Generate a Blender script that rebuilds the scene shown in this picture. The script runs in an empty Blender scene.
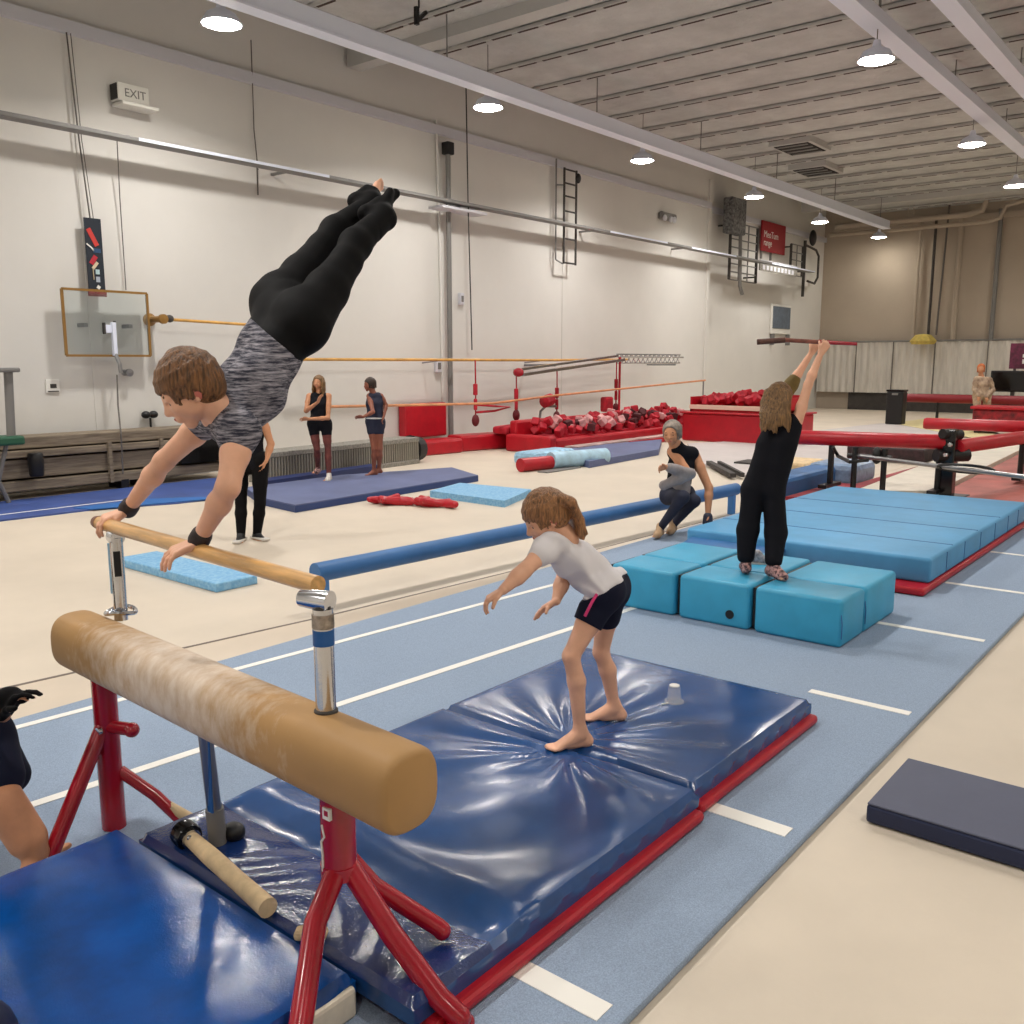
import bpy, bmesh, math, random
import numpy as np
from mathutils import Vector as V, Matrix as M
random.seed(7)
sc = bpy.context.scene
col = sc.collection
PI = math.pi

# ------------------------------------------------------------------ camera
CAM_H = 1.9
FPX = 917.65
PITCH = math.atan(151/FPX)
YAW = math.radians(39.182)
FW = V((math.cos(PITCH)*math.cos(YAW), math.cos(PITCH)*math.sin(YAW), -math.sin(PITCH)))
RT = V((math.sin(YAW), -math.cos(YAW), 0))
UP = RT.cross(FW)
cd = bpy.data.cameras.new('camera'); cam = bpy.data.objects.new('camera', cd); col.objects.link(cam)
cam.location = (0, 0, CAM_H)
cam.rotation_euler = M((RT, UP, -FW)).transposed().to_euler()
cd.sensor_width = 36; cd.lens = 36*FPX/1024; cd.clip_start = .05; cd.clip_end = 200
sc.camera = cam

def at(px, py, d):
    """world point seen at a pixel of the photograph, d metres along the view axis"""
    return V((0, 0, CAM_H)) + (FW + RT*((px-512)/FPX) - UP*((py-512)/FPX))*d
def atz(px, py, z):
    r = FW + RT*((px-512)/FPX) - UP*((py-512)/FPX)
    return V((0, 0, CAM_H)) + r*((z-CAM_H)/r.z)
def aty(px, py, y):
    r = FW + RT*((px-512)/FPX) - UP*((py-512)/FPX)
    return V((0, 0, CAM_H)) + r*(y/r.y)
def atx(px, py, x):
    r = FW + RT*((px-512)/FPX) - UP*((py-512)/FPX)
    return V((0, 0, CAM_H)) + r*(x/r.x)
def dirv(r, u, t):
    """direction from (rightward, upward, towards the viewer) components"""
    return (RT*r + UP*u - FW*t).normalized()

# ------------------------------------------------------------------ materials
def lin(c):
    return tuple(((x/255)/12.92 if x/255 <= .04045 else ((x/255+.055)/1.055)**2.4) for x in c) + (1,)
MATS = {}
def mat(name, c, rough=.5, metal=0, bump=None, var=None, coat=0, trans=0, emis=0, stretch=None, c2=None, spec=None, ior=None, bdist=.01):
    if name in MATS: return MATS[name]
    m = bpy.data.materials.new(name); m.use_nodes = True
    nt = m.node_tree; N = nt.nodes; L = nt.links
    b = N['Principled BSDF']
    b.inputs['Base Color'].default_value = lin(c)
    b.inputs['Roughness'].default_value = rough
    b.inputs['Metallic'].default_value = metal
    b.inputs['Coat Weight'].default_value = coat
    b.inputs['Coat Roughness'].default_value = .12
    b.inputs['Transmission Weight'].default_value = trans
    if spec is not None: b.inputs['Specular IOR Level'].default_value = spec
    if ior: b.inputs['IOR'].default_value = ior
    if emis:
        b.inputs['Emission Color'].default_value = lin(c); b.inputs['Emission Strength'].default_value = emis
    tc = N.new('ShaderNodeTexCoord')
    src = tc.outputs['Object']
    if stretch:
        mp = N.new('ShaderNodeMapping'); mp.inputs['Scale'].default_value = stretch
        L.new(src, mp.inputs['Vector']); src = mp.outputs['Vector']
    if var:
        nz = N.new('ShaderNodeTexNoise'); nz.inputs['Scale'].default_value = var[0]; nz.inputs['Detail'].default_value = 6
        nz.inputs['Roughness'].default_value = .6
        L.new(src, nz.inputs['Vector'])
        rp = N.new('ShaderNodeMapRange'); rp.inputs['From Min'].default_value = .5-var[2] if len(var) > 2 else .3
        rp.inputs['From Max'].default_value = .5+var[2] if len(var) > 2 else .7
        L.new(nz.outputs['Fac'], rp.inputs['Value'])
        mx = N.new('ShaderNodeMix'); mx.data_type = 'RGBA'
        if c2 is None:
            k = var[1]
            mx.inputs[6].default_value = lin([max(0, x*(1-k)) for x in c]); mx.inputs[7].default_value = lin([min(255, x*(1+k)) for x in c])
        else:
            mx.inputs[6].default_value = lin(c); mx.inputs[7].default_value = lin(c2)
        L.new(rp.outputs['Result'], mx.inputs[0]); L.new(mx.outputs[2], b.inputs['Base Color'])
    if bump:
        prev = None
        for (s, st, *dd) in (bump if isinstance(bump, list) else [bump]):
            nz = N.new('ShaderNodeTexNoise'); nz.inputs['Scale'].default_value = s; nz.inputs['Detail'].default_value = 4
            L.new(src, nz.inputs['Vector'])
            bp = N.new('ShaderNodeBump'); bp.inputs['Strength'].default_value = st; bp.inputs['Distance'].default_value = dd[0] if dd else bdist
            L.new(nz.outputs['Fac'], bp.inputs['Height'])
            if prev: L.new(prev.outputs['Normal'], bp.inputs['Normal'])
            prev = bp
        L.new(prev.outputs['Normal'], b.inputs['Normal'])
    MATS[name] = m
    return m

m_floor = mat('beige_floor', (208, 195, 178), .55, bump=(60, .05), var=(.8, .035))
m_border = mat('greyish_floor_border', (205, 190, 172), .55, var=(1.2, .03))
m_seam = mat('seam', (112, 100, 92), .8)
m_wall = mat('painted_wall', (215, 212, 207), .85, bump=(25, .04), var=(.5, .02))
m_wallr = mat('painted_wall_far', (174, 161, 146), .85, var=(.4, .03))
m_ceil = mat('painted_ceiling', (190, 190, 188), .9, bump=[(1.6, .6), (5, .5)], var=(1.2, .06), bdist=.12)
m_joist = mat('painted_joist', (188, 187, 184), .8)
m_gap = mat('joist_gap_shade', (70, 55, 48), .9)
m_white = mat('white_painted_steel', (226, 231, 246), .5)
m_trim = mat('pale_trim', (205, 205, 212), .6)
m_carpet = mat('blue_carpet', (148, 164, 186), .95, bump=(260, .5), var=(190, .10), spec=.2)
m_line = mat('white_tape', (238, 235, 228), .6)
m_vinyl = mat('navy_vinyl', (28, 72, 128), .22, bump=[(7, .25), (180, .7, .0005)], var=(3, .08), coat=.15, spec=.6)
def vinyl_crinkle():
    """navy vinyl, matt with sheen over the flat of the mat and crinkled glossy at its slack end"""
    m = bpy.data.materials.new('navy_vinyl_crinkled'); m.use_nodes = True
    N = m.node_tree.nodes; L = m.node_tree.links; b = N['Principled BSDF']
    b.inputs['Base Color'].default_value = lin((24, 50, 104)); b.inputs['Roughness'].default_value = .06; b.inputs['Specular IOR Level'].default_value = .9
    tc = N.new('ShaderNodeTexCoord'); nz = N.new('ShaderNodeTexNoise'); nz.inputs['Scale'].default_value = 95; nz.inputs['Detail'].default_value = 3
    L.new(tc.outputs['Object'], nz.inputs['Vector'])
    bp = N.new('ShaderNodeBump'); bp.inputs['Strength'].default_value = 1; bp.inputs['Distance'].default_value = .0015
    L.new(nz.outputs['Fac'], bp.inputs['Height']); L.new(bp.outputs['Normal'], b.inputs['Normal'])
    return m
m_crinkle = vinyl_crinkle()
m_vinyl2 = mat('royal_blue_vinyl', (6, 66, 134), .11, bump=[(5, .35), (150, .9, .0008)], var=(4, .15), coat=.1, spec=.55)
m_redvinyl = mat('red_vinyl', (176, 16, 34), .38, bump=(20, .1), var=(5, .06))
m_red = mat('red_paint', (160, 12, 34), .25, coat=.4, var=(8, .05))
m_redfoam = mat('red_foam', (172, 22, 42), .7, var=(6, .18))
m_cyan = mat('cyan_vinyl', (56, 160, 200), .45, bump=(9, .2), var=(2.5, .05))
m_cyan2 = mat('light_blue_vinyl', (78, 150, 196), .5, bump=(6, .2), var=(2, .05))
m_sky = mat('light_blue_foam', (104, 164, 210), .6, bump=(45, .3), var=(30, .12, .12), c2=(142, 190, 222))
m_bluepad = mat('mid_blue_pad', (52, 104, 160), .5, bump=(8, .15), var=(3, .06))
m_navy = mat('navy_vinyl_sheen', (80, 84, 104), .55, bump=(14, .08), var=(2, .04))  # mat top, lightened to hold the reflected light in its colour
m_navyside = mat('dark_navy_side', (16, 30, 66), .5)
m_navymat = mat('slate_blue_mat', (92, 102, 140), .6, var=(2, .06))
m_bluefloor = mat('deep_blue_floor', (62, 84, 146), .5, var=(1.5, .1))
m_black = mat('black_plastic', (16, 15, 17), .45)
m_blackgloss = mat('black_gloss', (10, 10, 12), .15)
m_dark = mat('dark_grey', (60, 56, 54), .7, var=(5, .15))
m_chrome = mat('chrome', (205, 207, 212), .16, 1, bump=(60, .04))
m_steel = mat('steel', (150, 150, 152), .32, 1)
m_greysteel = mat('grey_painted_steel', (120, 118, 116), .5)
m_wood = mat('varnished_wood', (208, 160, 98), .32, coat=.3, var=(4, .12), stretch=(14, 1.2, 14))
m_barre = mat('yellow_wood', (206, 156, 78), .4, var=(4, .1))
m_barre2 = mat('orange_wood', (206, 140, 96), .45, var=(4, .12))
m_gold = mat('brown_frame', (150, 112, 56), .4, .3)
m_oldwood = mat('weathered_wood', (150, 136, 116), .8, var=(2.2, .1), stretch=(1, 6, 14), c2=(98, 84, 70))
m_suede = None
m_tan = mat('tan_canvas', (214, 188, 148), .75, bump=(12, .3), var=(9, .12))
m_beigeside = mat('beige_mat_side', (214, 204, 186), .7, var=(8, .08))
m_plank = mat('pale_plank', (212, 204, 190), .55, var=(3, .04))
m_salmon = mat('salmon_mat', (164, 92, 84), .6, var=(1.6, .14))
m_maroon = mat('maroon_mat', (140, 32, 42), .55, var=(3, .12))
m_greymat = mat('pale_grey_mat', (196, 188, 186), .6, var=(1, .03))
m_curtain = mat('pale_curtain', (205, 200, 192), .85, var=(1.5, .07), stretch=(1, 4, .5))
m_green = mat('green_plastic', (30, 84, 60), .5)
m_yellowfoam = mat('yellow_foam', (200, 178, 92), .8, var=(8, .1))
m_purple = mat('purple_panel', (96, 32, 60), .5, var=(7, .3))
m_glass = mat('clear_acrylic', (235, 240, 240), .05, trans=.96, ior=1.2)
m_glint = mat('glint_plastic', (236, 240, 248), .08, spec=1)  # for the cup shape that stands in for a lamp glint
m_glint.node_tree.nodes['Principled BSDF'].inputs['Alpha'].default_value = .16
m_lamp = mat('lamp_glow', (255, 248, 232), .5, emis=68)
m_crate = mat('grey_crate', (134, 130, 122), .7, var=(30, .2))
m_paper = mat('white_card', (228, 226, 220), .6)
m_skin = mat('skin_fair', (230, 176, 146), .48, var=(7, .05), bump=(60, .06), spec=.4)
m_skin2 = mat('skin_tan', (198, 140, 104), .5, var=(7, .06), spec=.4)
m_skin3 = mat('skin_brown', (142, 84, 64), .5, var=(7, .08), spec=.4)
m_pink = mat('ear_lip_pink', (190, 104, 92), .5)
m_hairb = mat('hair_brown', (98, 66, 38), .42, bump=[(14, .9)], stretch=(9, 9, .9), var=(14, .5), bdist=.012)
m_hairl = mat('hair_light_brown', (134, 94, 60), .42, bump=[(14, .9)], stretch=(9, 9, 1.2), var=(14, .42), bdist=.012)
m_haird = mat('hair_dark_blonde', (104, 76, 44), .45, bump=[(14, .8)], stretch=(8, 8, .6), var=(14, .5), bdist=.012)
m_hairk = mat('hair_dark', (52, 38, 30), .5, bump=(14, .5), var=(12, .2))
m_hairg = mat('hair_grey', (128, 116, 106), .6, bump=(14, .6), var=(14, .2))
m_haior = mat('hair_ginger', (178, 96, 48), .6, var=(12, .2))
m_eye = mat('eye_dark', (36, 26, 24), .2)
m_blackcloth = mat('black_leggings', (10, 9, 11), .75, bump=(16, .12), spec=.15)
m_blacktee = mat('black_cotton', (17, 17, 24), .85, bump=(14, .25), spec=.2)
m_navycloth = mat('navy_shorts', (19, 23, 44), .8, bump=(18, .2), spec=.2)
m_whitetee = mat('white_cotton', (228, 224, 228), .85, bump=(14, .25))
m_greytee = mat('grey_cotton', (150, 142, 142), .85, bump=(14, .25), var=(6, .12))
m_pinktrim = mat('pink_piping', (226, 60, 126), .6)
m_sole = mat('shoe_white', (214, 208, 200), .6)
m_shoe = mat('shoe_black', (24, 23, 25), .5)
m_pattern = mat('patterned_shoe', (196, 150, 146), .7, var=(38, .4, .08), c2=(60, 40, 48))
m_olive = mat('olive_sleeve', (112, 92, 44), .8, var=(8, .15))
m_denim = mat('dark_leggings', (30, 34, 54), .8, bump=(14, .25), var=(9, .12))
m_cable = mat('grey_cable', (96, 90, 86), .7)
m_bandfab = mat('dark_wristband', (44, 36, 36), .7, var=(30, .3))
m_signred = mat('sign_red', (150, 16, 30), .6)
m_bluesticker = mat('blue_sticker', (20, 84, 150), .5)

def suede():
    m = bpy.data.materials.new('beam_suede'); m.use_nodes = True
    N = m.node_tree.nodes; L = m.node_tree.links; b = N['Principled BSDF']
    b.inputs['Roughness'].default_value = .55; b.inputs['Specular IOR Level'].default_value = .35
    tc = N.new('ShaderNodeTexCoord'); mp = N.new('ShaderNodeMapping'); mp.inputs['Scale'].default_value = (5, 9, 5)
    L.new(tc.outputs['Object'], mp.inputs['Vector'])
    n1 = N.new('ShaderNodeTexNoise'); n1.inputs['Scale'].default_value = 2.2; n1.inputs['Detail'].default_value = 8; n1.inputs['Roughness'].default_value = .65
    L.new(mp.outputs['Vector'], n1.inputs['Vector'])
    n2 = N.new('ShaderNodeTexNoise'); n2.inputs['Scale'].default_value = 2.6; n2.inputs['Detail'].default_value = 4
    L.new(tc.outputs['Object'], n2.inputs['Vector'])
    sp = N.new('ShaderNodeSeparateXYZ'); L.new(tc.outputs['Object'], sp.inputs['Vector'])
    # chalk worn into the middle of the beam's length
    a = N.new('ShaderNodeMath'); a.operation = 'SUBTRACT'; a.inputs[1].default_value = .15; L.new(sp.outputs['Y'], a.inputs[0])
    q = N.new('ShaderNodeMath'); q.operation = 'ABSOLUTE'; L.new(a.outputs[0], q.inputs[0])
    r = N.new('ShaderNodeMapRange'); r.inputs['From Min'].default_value = .85; r.inputs['From Max'].default_value = .15; r.inputs['To Min'].default_value = -.28; r.inputs['To Max'].default_value = .3
    L.new(q.outputs[0], r.inputs['Value'])
    s = N.new('ShaderNodeMath'); s.operation = 'ADD'; L.new(n1.outputs['Fac'], s.inputs[0]); L.new(r.outputs['Result'], s.inputs[1])
    w = N.new('ShaderNodeMapRange'); w.inputs['From Min'].default_value = .4; w.inputs['From Max'].default_value = .9; L.new(s.outputs[0], w.inputs['Value'])
    mx = N.new('ShaderNodeMix'); mx.data_type = 'RGBA'; mx.inputs[6].default_value = lin((178, 138, 88)); mx.inputs[7].default_value = lin((222, 206, 190))
    L.new(w.outputs['Result'], mx.inputs[0])
    m2 = N.new('ShaderNodeMix'); m2.data_type = 'RGBA'; m2.blend_type = 'MULTIPLY'; m2.inputs[0].default_value = .35
    cr = N.new('ShaderNodeMapRange'); cr.inputs['From Min'].default_value = .3; cr.inputs['From Max'].default_value = .7; cr.inputs['To Min'].default_value = .55; cr.inputs['To Max'].default_value = 1.1
    L.new(n2.outputs['Fac'], cr.inputs['Value']); L.new(mx.outputs[2], m2.inputs[6]); L.new(cr.outputs['Result'], m2.inputs[7])
    L.new(m2.outputs[2], b.inputs['Base Color'])
    return m
m_suede = suede()

def heather():
    m = bpy.data.materials.new('heather_shirt'); m.use_nodes = True
    N = m.node_tree.nodes; L = m.node_tree.links; b = N['Principled BSDF']
    b.inputs['Roughness'].default_value = .85; b.inputs['Specular IOR Level'].default_value = .2
    tc = N.new('ShaderNodeTexCoord'); mp = N.new('ShaderNodeMapping')
    mp.inputs['Rotation'].default_value = (.4, -.75, .3); mp.inputs['Scale'].default_value = (9, 9, 75)
    L.new(tc.outputs['Object'], mp.inputs['Vector'])
    n = N.new('ShaderNodeTexNoise'); n.inputs['Scale'].default_value = 1.6; n.inputs['Detail'].default_value = 5; n.inputs['Roughness'].default_value = .7
    L.new(mp.outputs['Vector'], n.inputs['Vector'])
    r = N.new('ShaderNodeMapRange'); r.inputs['From Min'].default_value = .42; r.inputs['From Max'].default_value = .64
    L.new(n.outputs['Fac'], r.inputs['Value'])
    mx = N.new('ShaderNodeMix'); mx.data_type = 'RGBA'; mx.inputs[6].default_value = lin((48, 49, 62)); mx.inputs[7].default_value = lin((164, 160, 168))
    L.new(r.outputs['Result'], mx.inputs[0]); L.new(mx.outputs[2], b.inputs['Base Color'])
    n3 = N.new('ShaderNodeTexNoise'); n3.inputs['Scale'].default_value = 9; L.new(tc.outputs['Object'], n3.inputs['Vector'])
    bp = N.new('ShaderNodeBump'); bp.inputs['Strength'].default_value = .3; bp.inputs['Distance'].default_value = .02
    L.new(n3.outputs['Fac'], bp.inputs['Height']); L.new(bp.outputs['Normal'], b.inputs['Normal'])
    return m
m_heather = heather()

# ------------------------------------------------------------------ object helpers
def wloc(o):
    l = V((0, 0, 0))
    while o is not None:
        l += o.location; o = o.parent
    return l
def tag(o, label=None, cat=None, group=None, kind=None):
    if label: o['label'] = label
    if cat: o['category'] = cat
    if group: o['group'] = group
    if kind: o['kind'] = kind
    return o
def thing(name, label, cat, loc, group=None):
    o = bpy.data.objects.new(name, None); col.objects.link(o)
    o.location = loc; o.empty_display_size = .1
    return tag(o, label, cat, group)
def link_mesh(name, me, material, parent=None, smooth=False, origin=None):
    o = bpy.data.objects.new(name, me); col.objects.link(o)
    if material is not None: me.materials.append(material)
    if parent is not None:
        o.parent = parent; off = wloc(parent)
    else:
        n = len(me.vertices); co = np.empty(n*3, np.float32); me.vertices.foreach_get('co', co); co = co.reshape(-1, 3)
        lo, hi = co.min(0), co.max(0)
        off = V(((lo[0]+hi[0])/2, (lo[1]+hi[1])/2, lo[2])) if origin is None else V(origin)
        o.location = off
    me.transform(M.Translation(-off))
    if smooth: me.polygons.foreach_set('use_smooth', np.ones(len(me.polygons), bool))
    return o

class MB:
    """collects shapes into one mesh, coordinates in the world"""
    def __init__(s): s.bm = bmesh.new()
    def box(s, lo, hi, bev=0, rot=None, seg=2):
        lo, hi = V(lo), V(hi); c = (lo+hi)/2; d = hi-lo
        g = bmesh.ops.create_cube(s.bm, size=1)['verts']
        m = M.Translation(c) @ (rot.to_4x4() if rot is not None else M.Identity(4)) @ M.Diagonal((d.x, d.y, d.z, 1))
        bmesh.ops.transform(s.bm, matrix=m, verts=g)
        if bev:
            es = list({e for v in g for e in v.link_edges})
            bmesh.ops.bevel(s.bm, geom=es, offset=bev, segments=seg, affect='EDGES', profile=.5)
        return s
    def cbox(s, c, size, rot=None, bev=0):
        c = V(c); h = V(size)/2
        return s.box(c-h, c+h, bev, rot)
    def bar(s, a, b, w, h, bev=0):
        a, b = V(a), V(b); z = (b-a).normalized(); x = z.cross(V((0, 0, 1)))
        if x.length < 1e-4: x = V((1, 0, 0))
        x.normalize(); y = z.cross(x)
        return s.cbox((a+b)/2, (w, h, (b-a).length), M((x, y, z)).transposed(), bev)
    def tube(s, pts, r, n=12, caps=True):
        pts = [V(p) for p in pts]; rs = r if isinstance(r, (list, tuple)) else [r]*len(pts)
        rings = []; x = None
        for i, p in enumerate(pts):
            t = (pts[min(i+1, len(pts)-1)]-pts[max(i-1, 0)]).normalized()
            if x is None:
                x = t.cross(V((0, 0, 1)));
                if x.length < 1e-3: x = V((1, 0, 0))
            x = (x - t*x.dot(t)).normalized(); y = t.cross(x)
            rings.append([s.bm.verts.new(p + (x*math.cos(2*PI*k/n)+y*math.sin(2*PI*k/n))*rs[i]) for k in range(n)])
        for a, b in zip(rings, rings[1:]):
            for k in range(n): s.bm.faces.new((a[k], a[(k+1) % n], b[(k+1) % n], b[k]))
        if caps:
            s.bm.faces.new(rings[0][::-1]); s.bm.faces.new(rings[-1])
        return s
    def lathe(s, prof, c, axis=(0, 0, 1), n=24):
        z = V(axis).normalized(); x = z.cross(V((0, 1, 0)))
        if x.length < 1e-3: x = V((1, 0, 0))
        x.normalize(); y = z.cross(x); c = V(c); rings = []
        for (r, h) in prof:
            rings.append([s.bm.verts.new(c + z*h + (x*math.cos(2*PI*k/n)+y*math.sin(2*PI*k/n))*max(r, 1e-4)) for k in range(n)])
        for a, b in zip(rings, rings[1:]):
            for k in range(n): s.bm.faces.new((a[k], a[(k+1) % n], b[(k+1) % n], b[k]))
        if prof[0][0] > 1e-3: s.bm.faces.new(rings[0][::-1])
        if prof[-1][0] > 1e-3: s.bm.faces.new(rings[-1])
        return s
    def prism(s, poly, z0, z1):
        a = [s.bm.verts.new((p[0], p[1], z0)) for p in poly]; b = [s.bm.verts.new((p[0], p[1], z1)) for p in poly]
        n = len(poly)
        s.bm.faces.new(a[::-1]); s.bm.faces.new(b)
        for k in range(n): s.bm.faces.new((a[k], a[(k+1) % n], b[(k+1) % n], b[k]))
        return s
    def ell(s, c, r, rot=None, u=20, v=12):
        g = bmesh.ops.create_uvsphere(s.bm, u_segments=u, v_segments=v, radius=1)['verts']
        r = (r, r, r) if not hasattr(r, '__len__') else r
        bmesh.ops.transform(s.bm, matrix=M.Translation(V(c)) @ (rot.to_4x4() if rot is not None else M.Identity(4)) @ M.Diagonal((*r, 1)), verts=g)
        return s
    def quad(s, pts):
        s.bm.faces.new([s.bm.verts.new(V(p)) for p in pts]); return s
    def build(s, name, material, parent=None, smooth=False, origin=None):
        bmesh.ops.recalc_face_normals(s.bm, faces=s.bm.faces)
        me = bpy.data.meshes.new(name); s.bm.to_mesh(me); s.bm.free()
        o = link_mesh(name, me, material, parent, smooth, origin)
        if smooth: autosmooth(o)
        return o
def autosmooth(o, ang=40):
    me = o.data
    bm = bmesh.new(); bm.from_mesh(me); a = math.radians(ang)
    for e in bm.edges:
        if len(e.link_faces) == 2 and e.calc_face_angle(0) > a: e.smooth = False
    bm.to_mesh(me); bm.free()
def single(mb, name, material, label, cat, group=None, smooth=False):
    return tag(mb.build(name, material, None, smooth), label, cat, group)
def structure(mb, name, material, parent=None, smooth=False):
    o = mb.build(name, material, parent, smooth)
    if parent is None: o['kind'] = 'structure'
    return o
def text_mesh(name, body, size, pos, right, up, material, parent, align='LEFT', extrude=.002):
    cu = bpy.data.curves.new(name, 'FONT'); cu.body = body; cu.size = size; cu.extrude = extrude; cu.align_x = align
    t = bpy.data.objects.new(name, cu); col.objects.link(t)
    bpy.context.view_layer.update()
    me = bpy.data.meshes.new_from_object(t.evaluated_get(bpy.context.evaluated_depsgraph_get()))
    bpy.data.objects.remove(t); bpy.data.curves.remove(cu)
    r, u = V(right).normalized(), V(up).normalized(); n = r.cross(u)
    m = M((r, u, n)).transposed().to_4x4(); m.translation = V(pos); me.transform(m)
    me.materials.clear()
    return link_mesh(name, me, material, parent)

# ------------------------------------------------------------------ implicit surfaces for bodies
def cone(a, b, ra, rb, flat=None):
    return ('c', np.array(a, float), np.array(b, float), float(ra), float(rb), None if flat is None else (np.array(V(flat[0]).normalized(), float), flat[1]))
def ello(c, axes, r):
    return ('e', np.array(c, float), np.array([list(V(a).normalized()) for a in axes], float), np.array(r, float))
def sub(p): return ('s', p)
def kk(P, k): return [('k', p, k) for p in P]
def pbox(p):
    if p[0] in 'sk': return pbox(p[1])
    if p[0] == 'c':
        r = max(p[3], p[4]); return np.minimum(p[1], p[2])-r, np.maximum(p[1], p[2])+r
    e = np.sqrt(((p[2]*p[3][:, None])**2).sum(0)); return p[1]-e, p[1]+e
def pdist(p, P):
    if p[0] == 'c':
        a, b, ra, rb, fl = p[1:]
        ab = b-a; q = P-a; t = np.clip((q@ab)/max(ab@ab, 1e-9), 0, 1)
        d = q-t[..., None]*ab
        if fl is not None:
            d = d + (d@fl[0])[..., None]*fl[0]*(fl[1]-1)
        return np.sqrt((d*d).sum(-1))-(ra+(rb-ra)*t)
    c, R, r = p[1:]
    q = (P-c)@R.T
    k0 = np.sqrt(((q/r)**2).sum(-1)); k1 = np.sqrt(((q/(r*r))**2).sum(-1))+1e-9
    return k0*(k0-1)/k1
def blob(name, prims, h, k, material, parent, cuts=(), disp=None, relax=1):
    """one closed surface around rounded cones and ellipsoids that blend into each other; cuts = (point, outward normal)"""
    prims = [(p[1], p[2]) if p[0] == 'k' else (p, k) for p in prims]
    bb = [pbox(p) for p, _ in prims if p[0] != 's']
    lo = np.min([b[0] for b in bb], 0)-3*h; hi = np.max([b[1] for b in bb], 0)+3*h
    n = np.ceil((hi-lo)/h).astype(int)+1
    F = np.full(n, 10.0, np.float32)
    for p, k in prims:
        s = p[0] == 's'; q = p[1] if s else p
        l, u = pbox(q); mrg = k*1.6+3*h
        i0 = np.clip(np.floor((l-mrg-lo)/h).astype(int), 0, n-1); i1 = np.clip(np.ceil((u+mrg-lo)/h).astype(int)+1, 1, n)
        ax = [lo[j]+h*np.arange(i0[j], i1[j]) for j in range(3)]
        P = np.stack(np.meshgrid(*ax, indexing='ij'), -1)
        d = pdist(q, P).astype(np.float32)
        sl = tuple(slice(i0[j], i1[j]) for j in range(3)); f = F[sl]
        if s:
            kk = k*.5; g = np.clip(kk-np.abs(f+d), 0, None)
            F[sl] = np.maximum(f, -d)+g*g/(4*kk)
        else:
            g = np.clip(k-np.abs(f-d), 0, None)
            F[sl] = np.minimum(f, d)-g*g/(4*k)
    ax = [lo[j]+h*np.arange(n[j]) for j in range(3)]
    if disp is not None or cuts:
        P = np.stack(np.meshgrid(*ax, indexing='ij'), -1)
        if disp is not None: F = F+disp(P).astype(np.float32)
        for (c, nn) in cuts:
            F = np.maximum(F, ((P-np.array(c, float))@np.array(V(nn).normalized(), float)).astype(np.float32))
    F[[0, -1]] = np.maximum(F[[0, -1]], h); F[:, [0, -1]] = np.maximum(F[:, [0, -1]], h); F[:, :, [0, -1]] = np.maximum(F[:, :, [0, -1]], h)
    ins = F < 0
    cs = [(a, b, c) for a in (0, 1) for b in (0, 1) for c in (0, 1)]
    cnt = sum(ins[a:n[0]-1+a, b:n[1]-1+b, c:n[2]-1+c].astype(np.int8) for a, b, c in cs)
    act = (cnt > 0) & (cnt < 8)
    idx = np.argwhere(act)
    if len(idx) == 0: return None
    vid = np.full(act.shape, -1, np.int64); vid[act] = np.arange(len(idx))
    acc = np.zeros((len(idx), 3)); num = np.zeros(len(idx))
    val = {c: F[idx[:, 0]+c[0], idx[:, 1]+c[1], idx[:, 2]+c[2]] for c in cs}
    for a in cs:
        for j in range(3):
            if a[j] == 0:
                b = list(a); b[j] = 1; b = tuple(b)
                va, vb = val[a], val[b]; m = (va < 0) != (vb < 0)
                t = np.where(m, va/np.where(m, va-vb, 1), 0)
                pt = np.array(a, float)[None]+np.eye(3)[j][None]*t[:, None]
                acc[m] += pt[m]; num[m] += 1
    co = lo+h*(idx+acc/num[:, None])
    faces = []
    for j in range(3):
        a, b = (j+1) % 3, (j+2) % 3
        s0 = [slice(None)]*3; s1 = [slice(None)]*3; s0[j] = slice(0, -1); s1[j] = slice(1, None)
        A, B = ins[tuple(s0)], ins[tuple(s1)]
        for flag, fl in ((A & ~B, False), (B & ~A, True)):
            e = np.argwhere(flag); e = e[(e[:, a] > 0) & (e[:, b] > 0)]
            def g(da, db):
                q = e.copy(); q[:, a] -= da; q[:, b] -= db
                return vid[q[:, 0], q[:, 1], q[:, 2]]
            quad = np.stack([g(1, 1), g(0, 1), g(0, 0), g(1, 0)], 1)
            faces.append(quad[:, ::-1] if fl else quad)
    faces = np.concatenate(faces); faces = faces[(faces >= 0).all(1)]
    for _ in range(relax):
        s = np.zeros_like(co); w = np.zeros(len(co))
        for i in range(4):
            for jn in (1, 3):
                np.add.at(s, faces[:, i], co[faces[:, (i+jn) % 4]]); np.add.at(w, faces[:, i], 1)
        co = co*.5+.5*s/np.maximum(w, 1)[:, None]
    me = bpy.data.meshes.new(name)
    me.vertices.add(len(co)); me.vertices.foreach_set('co', co.astype(np.float32).ravel())
    me.loops.add(len(faces)*4); me.loops.foreach_set('vertex_index', faces.astype(np.int32).ravel())
    me.polygons.add(len(faces)); me.polygons.foreach_set('loop_start', np.arange(0, len(faces)*4, 4, dtype=np.int32))
    me.update(calc_edges=True); me.validate()
    return link_mesh(name, me, material, parent, True)

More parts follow.
